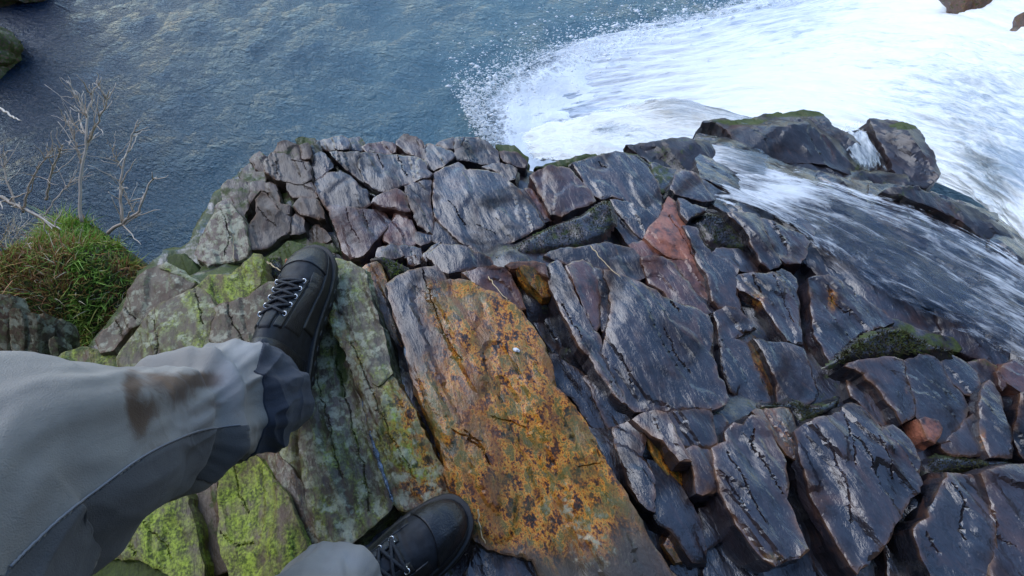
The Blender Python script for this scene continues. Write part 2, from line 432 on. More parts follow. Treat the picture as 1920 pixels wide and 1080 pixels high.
    slab(R5((775,572),(960,586),(1090,586),(1150,602),(1192,660),(1130,750),(1080,812),(1010,900),(930,912),(870,840),(828,700)), ZU+.01, **{**U,'red':.12}, grooves=[(R5((900,590),(930,700),(1000,830)),.003,.008),(R5((1000,600),(1050,720)),.0025,.006)])
    slab(R5((1070,540),(1160,485),(1242,455),(1292,490),(1322,610),(1230,582),(1150,570)), ZU+.012, **{**U,'red':.25,'edge':1.})
    slab(R5((1225,585),(1330,650),(1357,720),(1372,800),(1330,822),(1225,822),(1150,790),(1140,742),(1195,665)), ZU+.008, **{**U,'red':.3})
    slab(R5((1300,430),(1450,372),(1466,400),(1460,560),(1482,640),(1470,752),(1385,690),(1342,580)), ZU+.004, **U)
    slab(R5((1372,742),(1470,765),(1475,800),(1400,832),(1372,800)), ZU, **U)
    slab(R5((1245,830),(1290,820),(1395,850),(1410,905),(1290,900),(1260,870)), ZU+.02, **U)
    slab(R5((1120,850),(1240,830),(1280,905),(1180,930),(1100,900)), ZU+.02, **{**U,'moss':.25})
    slab(R5((1315,905),(1395,905),(1390,960),(1310,940)), ZU+.02, **U)
    # --- far ledge, centre
    slab(R6((42,205),(105,160),(160,140),(190,130),(230,175),(320,180),(420,200),(510,270),(600,370),(690,490),(700,512),(560,582),(400,642),(330,682),(290,662),(200,600),(52,455),(40,300)), ZU+.012, tilt=(.02,-.03), grooves=[(R6((130,365),(180,430),(232,512)),.004,.014),(R6((215,200),(225,178)),.003,.01),(R6((300,500),(420,560)),.002,.004)], amp=.8, **{**U,'edge':.9,'wet':.9})
    slab(R6((46,480),(170,600),(270,672),(190,655),(60,612),(25,600)), ZU, **U)
    slab(R6((0,20),(150,85),(160,110),(90,165),(40,180),(0,150)), ZU-.015, **U)
    slab(R6((212,60),(230,10),(350,0),(420,70),(432,142),(330,142),(180,126),(176,70)), ZU-.02, **U)
    slab(R6((330,152),(430,148),(482,160),(532,190),(520,242),(490,240),(440,196)), ZU-.01, **U)
    slab(R6((440,80),(540,90),(592,140),(580,172),(520,152),(460,130)), ZU-.03, **U)
    slab(R6((420,30),(520,40),(600,110),(590,135),(545,85),(440,72)), ZU-.06, **{**U,'moss':.6})
    slab(R6((520,275),(580,300),(640,382),(700,480),(725,492),(690,492),(600,372)), ZU-.005, **U)
    slab(R6((590,285),(625,300),(690,402),(738,482),(705,470),(640,390)), ZU-.012, **{**U,'red':.35})
    slab(R6((622,200),(740,152),(850,172),(900,240),(955,300),(1002,370),(940,402),(870,422),(800,462),(742,440),(700,350),(660,270)), ZU+.006, **{**U,'red':.12,'edge':.9})
    slab(R6((872,150),(1030,100),(1130,75),(1230,100),(1310,160),(1352,230),(1400,330),(1392,352),(1402,420),(1380,470),(1310,442),(1190,360),(1110,335),(1040,345),(970,300)), ZU-.0, tilt=(.04,-.05), amp=.8, grooves=[(R6((1028,135),(1040,158),(1085,168)),.004,.012),(R6((1240,300),(1275,306)),.004,.01)], **{**U,'wet':1.})
    slab(R6((1102,346),(1190,370),(1330,452),(1372,480),(1320,560),(1292,592),(1220,522),(1140,420)), ZU+.004, **{**U,'wet':1.})
    slab(R6((1092,372),(1140,432),(1220,532),(1290,602),(1250,612),(1200,622),(1130,522),(1080,440)), ZU, **{**U,'wet':1.})
    slab(R6((1450,340),(1482,370),(1532,490),(1560,560),(1612,700),(1640,760),(1560,722),(1430,692),(1340,622),(1300,582),(1330,530),(1400,460),(1422,390)), ZU+.02, tilt=(-.1,-.05), red=1., wet=.55, edge=.7, grooves=[(R6((1440,460),(1500,545),(1600,720)),.006,.02)])
    slab(R6((1300,605),(1400,692),(1560,732),(1640,772),(1690,880),(1700,1020),(1660,950),(1580,880),(1500,770),(1400,712),(1300,706),(1240,692),(1210,632)), ZU+.015, red=.45, wet=.7, edge=.5)
    slab(R6((1460,290),(1500,185),(1560,185),(1620,210),(1660,290),(1720,360),(1640,370),(1560,345),(1480,320)), ZU-.05, **{**U,'wet':1.})
    slab(R6((1340,120),(1400,150),(1490,175),(1470,240),(1430,290),(1400,320),(1370,240)), ZU-.09, **{**U,'wet':1.,'moss':.45})
    slab(R6((640,165),(730,140),(800,125),(920,110),(1010,85),(1020,100),(860,150),(740,155)), ZU-.08, **{**U,'moss':.6})
    # --- step between ledge and near block
    M = dict(wet=.8, edge=.8)
    slab(R6((700,690),(800,660),(930,652),(1080,612),(1122,642),(1140,700),(1130,762),(1040,772),(980,762),(960,722),(880,722),(830,742),(790,722)), -.13, **M)
    slab(R6((1060,702),(1130,622),(1230,652),(1282,720),(1312,812),(1240,832),(1160,812),(1100,762)), -.125, **M)
    slab(R6((1280,712),(1400,716),(1480,752),(1522,822),(1600,922),(1692,1032),(1650,1042),(1520,985),(1480,980),(1422,902),(1332,852),(1312,802)), -.12, **{**M,'red':.2})
    slab(R6((5,692),(90,632),(200,652),(372,712),(392,762),(330,772),(180,792),(130,802),(80,772)), -.10, **{**M,'edge':1.})
    slab(R6((215,802),(400,772),(472,782),(502,840),(552,922),(562,962),(582,1012),(540,992),(470,932),(400,912),(350,902),(320,872),(270,842)), -.075, **{**M,'red':.25})
    slab(R5((1410,905),(1480,840),(1540,815),(1470,890),(1430,935)), -.11, **M)
    # --- near block, dark wet slabs
    N = dict(wet=.95, edge=.9)
    slab(S4((110,130),(210,150),(282,222),(302,292),(240,302),(180,240)), -.07, tilt=(-.5,.1), stain=.75, wet=.5, edge=1.)
    slab(S4((50,130),(112,132),(180,240),(238,300),(150,302),(100,262)), -.13, tilt=(-.3,0), stain=.3, wet=.7, edge=.2)
    slab(S4((30,105),(130,105),(262,125),(270,200),(210,145),(110,122),(50,125)), -.062, red=.3, wet=.5, edge=1.)
    slab(S4((272,120),(345,80),(390,170),(450,330),(520,460),(590,560),(592,650),(640,740),(702,842),(745,950),(640,820),(540,680),(450,550),(370,400),(300,240)), -.05, tilt=(.12,0), **N, grooves=[(S4((360,340),(430,470),(480,560)),.004,.01)])
    slab(S4((390,120),(490,88),(532,110),(562,190),(582,310),(582,470),(560,502),(500,370),(440,230)), -.06, tilt=(-.15,0), red=.25, **N)
    slab(S4((555,130),(592,150),(612,200),(640,240),(642,380),(630,522),(595,460),(592,300)), -.065, **N)
    slab(S4((620,140),(690,180),(790,220),(920,270),(950,310),(1012,330),(1060,352),(1130,362),(1232,420),(1252,500),(1252,640),(1282,760),(1332,860),(1352,912),(1280,962),(1150,972),(900,972),(800,972),(740,900),(655,780),(602,620),(632,540),(662,370),(642,230)), -.05, tilt=(.05,-.02), amp=1.0, grooves=[(S4((1012,335),(1045,375),(1078,412)),.006,.03),(S4((960,500),(1060,680),(1140,760)),.003,.008),(S4((700,650),(760,760),(790,850)),.004,.01)], zones={0:[(1180,690,25,40,.35),(1330,740,30,30,.4)]}, **N)
    slab(S4((130,300),(300,312),(370,420),(450,560),(470,700),(482,762),(400,722),(330,642),(270,562),(200,450)), -.13, tilt=(-.2,0), wet=.9, edge=.1, moss=.25, stain=.15)
    slab(S4((292,640),(400,724),(482,772),(540,852),(592,962),(622,1082),(545,1062),(430,902),(302,832)), -.10, wet=1., edge=.5)
    slab(S4((490,775),(560,790),(620,822),(742,962),(792,1012),(852,1082),(642,1082),(600,982),(545,850)), -.095, **{**N,'stain':.2})
    slab(S4((600,640),(650,785),(740,905),(800,975),(760,970),(700,850),(640,745)), -.075, stain=.35, **N)
    # --- right middle slabs
    D = dict(wet=1., edge=.5)
    slab(R7((88,180),(150,200),(180,280),(220,330),(290,360),(352,420),(330,440),(370,600),(398,640),(360,620),(320,590),(260,590),(232,560),(202,430),(160,370),(130,250)), -.14, **D)
    slab(R7((60,60),(120,100),(200,112),(120,150),(95,172),(70,130)), -.15, **D)
    slab(R7((305,130),(440,140),(470,200),(522,320),(562,380),(510,402),(470,370),(430,300),(390,220)), -.145, **D)
    slab(R7((470,140),(560,180),(690,230),(712,260),(690,330),(660,370),(592,370),(552,330),(512,230)), -.15, **D, grooves=[(R7((540,180),(560,220),(600,300)),.003,.008)])
    slab(R7((215,335),(280,300),(330,312),(430,335),(470,375),(500,402),(430,425),(355,415),(290,355)), -.16, **{**D,'moss':.2})
    slab(R7((340,435),(430,430),(490,440),(540,430),(582,400),(642,450),(652,560),(662,700),(672,772),(602,752),(540,660),(470,560),(410,522),(370,500)), -.135, **D, zones={0:[(1420,560,28,28,.7)],4:[(1430,560,16,22,.35)]}, grooves=[(R7((425,440),(440,490),(470,540)),.006,.02),(R7((520,450),(560,540),(640,680)),.003,.01)])
    slab(R7((440,742),(500,762),(600,772),(680,802),(712,892),(752,1022),(702,1062),(592,1082),(560,1060),(545,930),(500,842)), -.125, tilt=(.08,-.05), **D)
    slab(R7((340,735),(395,700),(440,740),(500,842),(540,930),(560,1060),(515,1062),(482,980),(430,880),(392,770)), -.15, tilt=(-.25,0), stain=.55, wet=.8, edge=.4)
    slab(R7((245,612),(300,590),(352,600),(402,650),(442,700),(392,700),(338,738),(390,772),(430,882),(482,980),(512,1062),(400,1052),(320,1002),(282,902),(266,702)), -.125, **D, zones={0:[(1345,610,14,40,.4)]})
    slab(R7((710,450),(800,440),(880,480),(992,560),(1092,612),(1132,662),(1050,682),(952,722),(882,782),(842,832),(812,862),(782,792),(742,722),(720,582)), -.13, **D, zones={0:[(1560,560,14,40,.6)]}, grooves=[(R7((800,490),(830,560),(890,630)),.007,.02),(R7((880,620),(920,610),(900,640)),.005,.015)])
    slab(R7((1080,660),(1140,665),(1230,710),(1330,740),(1420,750),(1460,800),(1340,820),(1220,760)), -.15, **{**D,'moss':.45})
    # --- near right
    E = dict(wet=.9, edge=.65)
    slab(S7((250,180),(340,165),(420,160),(482,175),(492,240),(532,330),(530,400),(470,430),(440,360),(390,290),(330,220)), -.09, **E, zones={0:[(1700,730,10,22,.5)]})
    slab(S7((490,172),(592,142),(640,170),(682,250),(742,310),(770,370),(712,450),(642,520),(600,500),(560,430),(532,390),(520,300),(502,230)), -.10, **E, zones={0:[(1740,800,22,22,.4)]})
    slab(S7((560,415),(640,430),(640,470),(610,515),(590,500)), -.085, red=.9, wet=.6, edge=.8)
    slab(S7((650,170),(702,150),(752,180),(802,230),(802,310),(750,302),(690,242)), -.11, **E)
    slab(S7((760,180),(830,170),(870,200),(860,245),(830,285),(808,300),(806,232)), -.12, **{**E,'moss':.3})
    slab(S7((830,290),(870,250),(902,320),(912,430),(922,480),(932,580),(842,572),(812,450),(802,360)), -.09, **E, zones={0:[(1843,820,8,26,.8)]})
    slab(S7((700,470),(800,392),(832,562),(760,572),(690,562),(650,532)), -.10, **E)
    slab(S7((880,220),(960,170),(1020,200),(1040,300),(990,300),(930,260),(900,290)), -.11, **{**E,'red':.2})
    slab(S7((985,310),(1100,280),(1120,560),(1000,580),(960,480)), -.10, **E)
    slab(S7((250,240),(330,230),(400,290),(450,400),(390,452),(340,392),(290,342),(260,320)), -.13, **{**E,'moss':.15})
    slab(S7((30,470),(120,420),(222,395),(232,370),(282,350),(340,402),(380,462),(460,440),(520,502),(560,592),(540,722),(482,792),(440,852),(412,930),(360,1002),(300,1062),(240,962),(180,842),(100,702),(60,602)), -.05, tilt=(.03,-.12), amp=1.5, **E, grooves=[(S7((235,400),(260,520),(275,620)),.005,.018),(S7((270,490),(330,580),(370,680)),.006,.02),(S7((360,500),(420,600),(440,680)),.005,.016),(S7((100,450),(180,560),(240,700),(280,860)),.003,.01)], zones={0:[(1560,830,40,50,.18)]})
    slab(S7((670,650),(782,655),(800,670),(850,742),(850,900),(870,1120),(640,1120),(570,962),(540,882),(602,842),(622,752)), -.03, amp=1.4, tilt=(.02,-.1), **E, grooves=[(S7((690,700),(735,790),(720,860),(750,940)),.006,.02),(S7((590,900),(650,1000)),.006,.02)])
    slab(S7((812,650),(855,640),(990,618),(1120,600),(1120,1140),(880,1140),(865,900),(870,780)), -.025, amp=1.4, tilt=(.0,-.12), **E, grooves=[(S7((860,800),(900,910)),.005,.016),(S7((850,930),(900,915),(990,960)),.004,.02)])
    slab(S7((412,940),(482,880),(520,922),(562,1032),(600,1120),(440,1120),(420,1012)), -.10, **{**E,'stain':.2})
    # --- near centre right broken blocks
    F = dict(wet=.85, edge=1.)
    slab(S6((120,182),(240,152),(300,170),(372,330),(432,440),(380,420),(310,332),(200,250)), -.035, tilt=(.15,-.1), **F)
    slab(S6((188,262),(312,345),(430,452),(470,560),(462,600),(382,585),(312,500),(232,382)), -.09, tilt=(-.75,-.2), stain=.95, wet=.35, edge=.4)
    slab(S6((305,165),(450,155),(542,150),(556,240),(572,340),(532,360),(432,350),(382,332)), -.05, **F)
    slab(S6((545,160),(622,170),(652,210),(642,260),(662,330),(602,342),(574,332)), -.06, **F)
    slab(S6((420,360),(542,366),(562,450),(582,540),(592,590),(502,612),(472,600),(472,520),(452,440)), -.04, stain=.28, **F)
    slab(S6((640,270),(690,222),(732,240),(790,180),(832,190),(892,290),(952,400),(962,470),(982,560),(962,640),(1012,740),(1052,842),(1086,936),(1002,972),(902,1012),(852,972),(782,892),(702,782),(652,692),(612,602),(592,522),(574,452),(566,360),(642,332)), -.03, tilt=(.06,-.1), amp=1.4, **F, zones={0:[(1370,955,30,60,.35),(1450,1045,40,14,.6)]}, grooves=[(S6((800,260),(790,340),(830,420),(900,520),(950,640)),.007,.018),(S6((640,380),(700,480),(760,640),(860,800)),.005,.014),(S6((600,480),(680,600),(740,720)),.004,.012)])
    slab(S6((790,142),(902,150),(990,150),(1006,200),(1032,280),(1052,390),(1042,442),(982,392),(902,292),(852,212)), -.075, tilt=(-.35,-.1), stain=.45, wet=.8, edge=.8)
    slab(S6((900,310),(980,400),(1040,450),(1060,560),(1100,680),(1180,800),(1250,940),(1330,1090),(1190,1090),(1100,940),(1060,830),(1020,730),(975,640),(990,560),(970,460)), -.12, wet=.9, edge=.1, moss=.2)
    slab(S6((490,702),(642,690),(702,802),(642,832),(502,932),(480,860)), -.10, wet=.9, edge=.2)
    slab(S6((500,942),(642,842),(722,812),(862,992),(960,1010),(1100,950),(1180,1120),(520,1120),(512,1010)), -.11, wet=.9, edge=.2)
    slab(S6((10,240),(130,202),(182,310),(152,400),(202,482),(222,600),(222,722),(150,652),(90,562),(50,440),(15,330)), -.06, tilt=(.2,-.1), **F)
    slab(S6((202,422),(282,482),(382,602),(442,722),(482,802),(502,902),(512,1002),(440,992),(332,832),(252,782),(222,702),(232,562)), -.08, wet=.9, edge=.3, moss=.1)
    slab(S6((330,862),(362,850),(462,1000),(352,992),(290,900)), -.10, stain=.6, wet=.6, edge=.8)
    slab(S6((362,845),(420,880),(512,1005),(462,1000)), -.09, **F)
    slab(S6((300,1010),(500,1020),(520,1120),(380,1120)), -.14, wet=.9, edge=.2)
    slab(S6((1150,800),(1182,832),(1252,1085),(1222,1085)), -.13, wet=.7, edge=.5)
    # --- the big ochre crusted slab under the feet
    och = {0:[(930,560,100,60,.7),(1010,620,60,90,.6),(820,560,60,50,.35),(930,640,120,110,.55),(880,760,120,90,1.),(1020,830,150,90,.9),(1000,700,110,120,.35),(1100,960,120,110,.75),(930,940,120,90,1.0)],
           1:[(950,620,120,90,.2),(1060,950,120,90,.5),(1130,1040,90,60,.4)],
           2:[(760,560,30,30,.0),(1000,860,90,60,.25),(1050,960,90,80,.3)], 3:[(1050,900,250,250,-.3),(790,560,60,60,.35)]}
    slab(S3((340,192),(450,132),(515,120),(592,110),(632,180),(752,186),(832,236),(882,236),(962,290),(1042,370),(1112,470),(1172,610),(1176,700),(1252,770),(1332,870),(1392,970),(1442,1072)) + S5((1100,140),(1162,270),(1292,480),(1382,650),(1452,800),(1562,950),(1662,1090),(1700,1180),(790,1180),(735,1000),(705,935),(560,892),(400,855),(320,800)) + PX((850,920),(836,885)) + S3((622,1010),(562,870),(502,730),(455,590),(430,480),(380,330)),
         .0, tilt=(.03,.02), th=.2, stain=.05, wet=.5, edge=.9, amp=1.2, sp=.0058, zones=och,
         grooves=[(S3((520,130),(560,260),(640,470),(720,600)),.004,.012),(S3((740,950),(800,1000),(840,1060)),.008,.02),(S3((880,870),(960,880),(1060,920)),.006,.012),(S5((170,110),(260,140),(360,230),(420,330)),.008,.02),(S5((1000,330),(1090,310),(1180,275)),.004,.008)])
    slab(S5((330,838),(400,875),(545,905),(702,955),(735,1040),(760,1180),(250,1180),(300,950)), -.03, wet=.8, stain=.3, edge=.3, moss=.1)
    # --- left slabs of the near block (lichen crusted)
    K = dict(wet=.25, edge=.45, lich=.7, green=.78, amp=1.2, moss=.2)
    slab(PX((606,482),(640,485),(667,500),(681,506),(690,545),(707,600),(725,668),(731,697),(705,720),(690,690),(672,640),(650,600),(630,560),(612,530)), .0, **{**K,'stain':.25})
    slab(PX((612,540),(632,565),(652,606),(674,645),(692,695),(707,725),(732,702),(760,750),(792,808),(815,860),(843,915),(832,955),(745,950),(738,938),(708,852),(692,793),(684,745),(660,690),(640,640),(618,600)), -.01, **{**K,'stain':.45,'moss':.2}, grooves=[(PX((660,640),(700,740),(740,830),(780,900)),.006,.016)], zones={0:[(770,800,25,70,.8),(790,900,40,40,.5)],4:[(720,800,15,60,.25)]})
    slab(PX((555,640),(590,560),(610,545),(616,605),(640,648),(656,694),(680,748),(688,796),(704,854),(734,940),(720,960),(650,1020),(600,1030),(580,940),(565,850)), -.02, **{**K,'moss':.22,'stain':.2}, grooves=[(PX((615,640),(640,720),(660,800),(680,880),(690,960)),.006,.02),(PX((590,700),(620,800),(640,900)),.005,.015)], zones={4:[(640,680,12,60,.4)]})
    slab(S3((215,110),(290,85),(320,150),(330,200),(352,330),(390,440),(420,520),(440,600),(432,640),(360,600),(345,540),(295,380),(245,220)), -.09, wet=.6, edge=.2, moss=.3, stain=.6)
    G = dict(wet=.15, edge=.3, lich=.3, green=1., amp=1.1)
    slab(S8((900,152),(1080,30),(1150,60),(1250,200),(1372,330),(1402,430),(1482,650),(1580,880),(1640,1100),(1100,1100),(1010,823),(962,702),(922,562),(920,380),(905,250)), -.01, **{**G,'stain':.25}, grooves=[(S8((990,100),(1030,300),(1100,420)),.004,.012),(S8((930,560),(1010,620),(1160,610)),.004,.014)])
    slab(S8((740,240),(882,160),(902,350),(914,560),(950,700),(970,800),(850,800),(800,620),(760,420)), -.05, **{**G,'moss':.35,'lich':.1,'green':.4})
    slab(S8((60,720),(300,480),(480,370),(690,270),(730,400),(770,560),(812,760),(830,900),(700,900),(560,762),(400,702),(280,692)), -.02, **G, grooves=[(S8((420,440),(560,600),(640,720)),.004,.012),(S8((320,520),(360,640),(420,700)),.005,.014)])
    slab(S8((1110,-40),(1230,-30),(1400,150),(1500,280),(1562,420),(1642,560),(1680,800),(1580,860),(1482,622),(1402,420),(1252,200)), -.03, wet=.3, edge=.4, lich=.6, green=.35, stain=.45)
    slab(S8((30,820),(60,790),(150,740),(282,700),(402,720),(562,780),(700,910),(720,1100),(0,1100)), -.03, moss=.75, green=1., wet=.1, edge=0., dome=.03)
    slab(PX((462,852),(500,790),(560,770),(575,850),(590,940),(560,910),(520,870)), -.03, **K)
    # --- left rock by the pool edge
    I = dict(wet=.1, edge=.5, lich=.65, green=.95, amp=1.2)
    slab(R4((895,292),(940,285),(1000,320),(1100,395),(1085,412),(980,335)), -.07, **{**I,'lich':1.1})
    slab(R4((945,240),(980,225),(1035,232),(1120,350),(1110,390),(1000,318),(945,280)), -.13, wet=.2, moss=.85, edge=.1)
    slab(R4((515,690),(560,650),(612,618),(702,528),(740,430),(800,360),(900,290),(985,340),(1095,402),(1010,462),(900,522),(790,602),(702,652),(600,752),(540,762)), -.07, **{**I,'green':.25}, grooves=[(R4((700,540),(760,600)),.006,.02),(R4((640,600),(660,690)),.006,.02)])
    slab(R4((650,800),(720,700),(800,602),(900,524),(1108,412),(1180,480),(1212,560),(1172,700),(1242,762),(1240,900),(1100,1000),(830,1000),(680,900)), -.03, **{**I,'green':.8}, grooves=[(R4((870,600),(900,720),(880,850)),.007,.02),(R4((1100,430),(1130,540),(1160,640)),.006,.018)], zones={4:[(300,660,16,50,.35)]})
    slab(R4((1115,402),(1170,342),(1290,342),(1432,232),(1470,240),(1452,400),(1402,440),(1262,492),(1202,522),(1150,470)), -.06, **{**I,'lich':.5}, zones={4:[(390,540,14,14,.3)]})
    slab(R4((1210,525),(1392,462),(1502,372),(1600,380),(1640,560),(1600,800),(1400,900),(1245,890),(1245,745),(1180,700),(1215,580)), -.0, **{**I,'green':.3}, grooves=[(R4((1270,500),(1300,620),(1380,720)),.006,.018)])
    slab(R4((1475,252),(1580,190),(1622,160),(1690,180),(1850,250),(1860,300),(1640,290),(1592,332),(1500,362)), -.10, wet=.2, moss=.6, lich=.3, edge=.2)
    slab(R4((320,810),(440,750),(520,770),(660,810),(700,900),(560,960),(300,900)), -.10, **{**I,'moss':.4})
    # --- upright slate shards at the left border
    Q4 = lambda *p: T((0, 540), 4.0, p)
    H_ = dict(wet=.05, edge=.6, lich=.8, green=.35, amp=1., th=.05)
    for k_, (po_, dz_) in enumerate(((Q4((60,170),(140,165),(150,260),(145,560),(120,540),(75,440),(65,300)),0),(Q4((172,180),(250,200),(265,400),(265,560),(170,580),(170,300)),-.01),(Q4((258,210),(330,200),(342,380),(380,400),(365,490),(275,530)),-.03),
            (Q4((390,280),(440,262),(446,390),(400,372)),-.03),(Q4((444,250),(482,252),(482,382),(450,382)),-.05),(Q4((366,382),(406,376),(416,490),(370,500)),-.02),(Q4((-60,60),(45,40),(55,160),(40,540),(-60,600)),-.04))):
        slab(po_, -.22 + dz_, tilt=(.15 - .1 * (k_ % 2), 1.1), **H_)
    # --- wet humps under the stream
    J = dict(wet=.55, edge=.1, amp=1.3, sp=.009)
    slab(R3((300,582),(450,562),(620,552),(720,526),(800,516),(872,530),(932,600),(1042,660),(1082,750),(1142,862),(1050,852),(900,800),(780,790),(620,790),(480,772),(420,640),(370,592)), -.36, tilt=(.05,-.12), dome=.05, th=.5, **J, zones={4:[(1500,212,80,8,.9),(1390,228,60,8,.8),(1610,300,10,40,.6)]})
    slab(R3((1110,572),(1200,590),(1292,590),(1342,632),(1402,742),(1452,832),(1402,882),(1262,872),(1222,762),(1150,652)), -.38, tilt=(.1,-.12), dome=.05, th=.6, **J, zones={4:[(1700,235,40,9,.9)]})
    slab(PX((1175,268),(1260,262),(1330,268),(1345,300),(1290,325),(1240,318),(1212,292)), -.31, th=.5, **{**J,'moss':.3})
    slab(PX((1545,275),(1575,248),(1640,240),(1690,330),(1650,345),(1612,330),(1590,300)), -.44, th=.6, **J)
    slab(PX((1410,300),(1480,300),(1600,318),(1660,345),(1560,335),(1460,322)), -.34, th=.4, **J)
    slab(PX((1660,352),(1721,352),(1775,376),(1815,386),(1845,402),(1885,435),(1930,480),(1980,560),(1900,540),(1850,450),(1800,412),(1740,385)), -.205, th=.5, **{**J,'moss':.28})

build_outline = PX((-260,760),(0,700),(60,690),(150,650),(230,590),(300,505),(350,472),(385,410),(420,340),(500,292),(590,262),(700,262),(800,262),(900,262),(1000,295),(1060,272),(1200,250),(1350,235),(1440,225),(1560,225),(1650,250),(1740,260),(1790,380),(1860,440),(1950,520),(2100,640),(2300,900),(2300,1500),(960,1900),(-400,1500))

tmp_parent = empty('tmp')
outcrop_parent = tmp_parent
build_slabs()
rows3 = [
    [(2700,760,-.17),(2120,520,-.20),(1960,480,-.205),(1850,410,-.215),(1740,362,-.23),(1640,338,-.25),(1540,312,-.27),(1440,290,-.30),(1330,255,-.40)],
    [(2750,900,-.09),(2140,620,-.13),(1980,580,-.14),(1860,520,-.155),(1740,460,-.175),(1630,415,-.195),(1530,375,-.22),(1430,345,-.24),(1320,300,-.30)],
    [(2750,1020,-.06),(2140,720,-.10),(2000,680,-.105),(1880,620,-.12),(1760,560,-.135),(1640,500,-.155),(1540,440,-.175),(1440,385,-.20),(1300,330,-.25)],
    [(2700,1120,-.09),(2120,800,-.13),(2000,760,-.135),(1890,700,-.145),(1790,655,-.155),(1680,605,-.165),(1570,535,-.175),(1450,430,-.19),(1290,372,-.225)],
]
def stream_slabs():
    rg = random.Random(8)
    J = [[(p[0] + rg.uniform(-22, 22), p[1] + rg.uniform(-14, 14), p[2]) for p in r] for r in rows3]
    for a in range(3):
        for b in range(1, 8):
            q = [J[a][b], J[a][b + 1], J[a + 1][b + 1], J[a + 1][b]]
            W = np.array([at_z([p[:2]], p[2] - .012)[0] for p in q]); c = W.mean(0)
            sl, *_ = np.linalg.lstsq(np.column_stack([W[:, :2] - c[:2], np.ones(4)]), W[:, 2], rcond=None)
            mid = lambda u, v: ((u[0] + v[0]) / 2 + rg.uniform(-12, 12), (u[1] + v[1]) / 2 + rg.uniform(-8, 8))
            px_ = [q[0][:2], mid(q[0], q[1]), q[1][:2], q[2][:2], mid(q[2], q[3]), q[3][:2]]
            slab(px_, c[2], tilt=(sl[0] + rg.uniform(-.05, .05), sl[1] + rg.uniform(-.05, .05)), wet=1., edge=.1, moss=.12, amp=1.2, sp=.008)
stream_slabs()
for _r in rows3:
    for _p in _r:
        _w = at_z([_p[:2]], _p[2])[0]; SLABS.append((_w[0], _w[1], _p[2] - .03, .1))

def bed_z(xy):
    S = np.array(SLABS); d2 = ((xy[:, None, :] - S[None, :, :2]) ** 2).sum(2)
    w = 1 / (d2 + .0012) ** 2; return (w * S[None, :, 2]).sum(1) / w.sum(1)

def build_bed():
    ol = at_z(np.array(build_outline, float), -.22)[:, :2]
    # dense outline
    lo, hi = ol.min(0) - 1.0, ol.max(0) + .9
    lo = np.maximum(lo, (-2.3, -2.2)); hi = np.minimum(hi, (3.2, 2.6))
    sp = .014
    X = np.arange(lo[0], hi[0], sp); Y = np.arange(lo[1], hi[1], sp)
    GX, GY = np.meshgrid(X, Y); P = np.stack([GX.ravel(), GY.ravel()], 1)
    ins = inside(P, ol); d = segdist(P, ol, np.roll(ol, -1, 0)); sdist = np.where(ins, -d, d)
    z = np.zeros(len(P))
    for i in range(0, len(P), 4000): z[i:i + 4000] = bed_z(P[i:i + 4000])
    P3 = np.column_stack([P, z]); u, v = uv_strike(P3)
    z = z - .014 - .04 * fbm(u * 6, v * 16, 77, 4) + (fbm(u * 16, v * 60, 78, 3) - .5) * .016
    # back from the feet the bank rises gently
    z += np.clip(-P[:, 1] - .1, 0, 3) * .05
    s2 = sdist + (fbm(P[:, 0] * 7, P[:, 1] * 7, 91, 3) - .5) * .10
    fall = np.clip(s2 + .015, 0, None)
    z = z - 4.5 * fall - 9 * np.clip(fall - .12, 0, None)
    z = np.maximum(z, -4.2)
    nx, ny = len(X), len(Y)
    idx = np.arange(nx * ny).reshape(ny, nx)
    F = np.stack([idx[:-1, :-1], idx[:-1, 1:], idx[1:, 1:], idx[1:, :-1]], -1).reshape(-1, 4)
    zf = z[F]; F = F[zf.max(1) > -4.19]
    V = np.column_stack([P, z])
    me = mesh_np('rock_outcrop', V, F)
    z4 = np.zeros((len(V), 4)); z4[:, 3] = .8; z4[:, 1] = np.where(P[:, 0] < -.35, .5, 0); z4[:, 0] = .0; attr4(me, 'zone', z4)
    attr(me, 'edge', np.zeros(len(V))); attr(me, 'red', np.zeros(len(V)))
    attr(me, 'moss', .30 + .2 * (P[:, 0] < -.35))
    return link('rock_outcrop', me, ROCK)
outcrop = build_bed()
tag(outcrop, 'dark jointed slate outcrop above the pool, wet on the right and lichen crusted on the left', 'rock', kind='structure')
for o in SLAB_OBJS: o.parent = outcrop
bpy.data.objects.remove(tmp_parent)

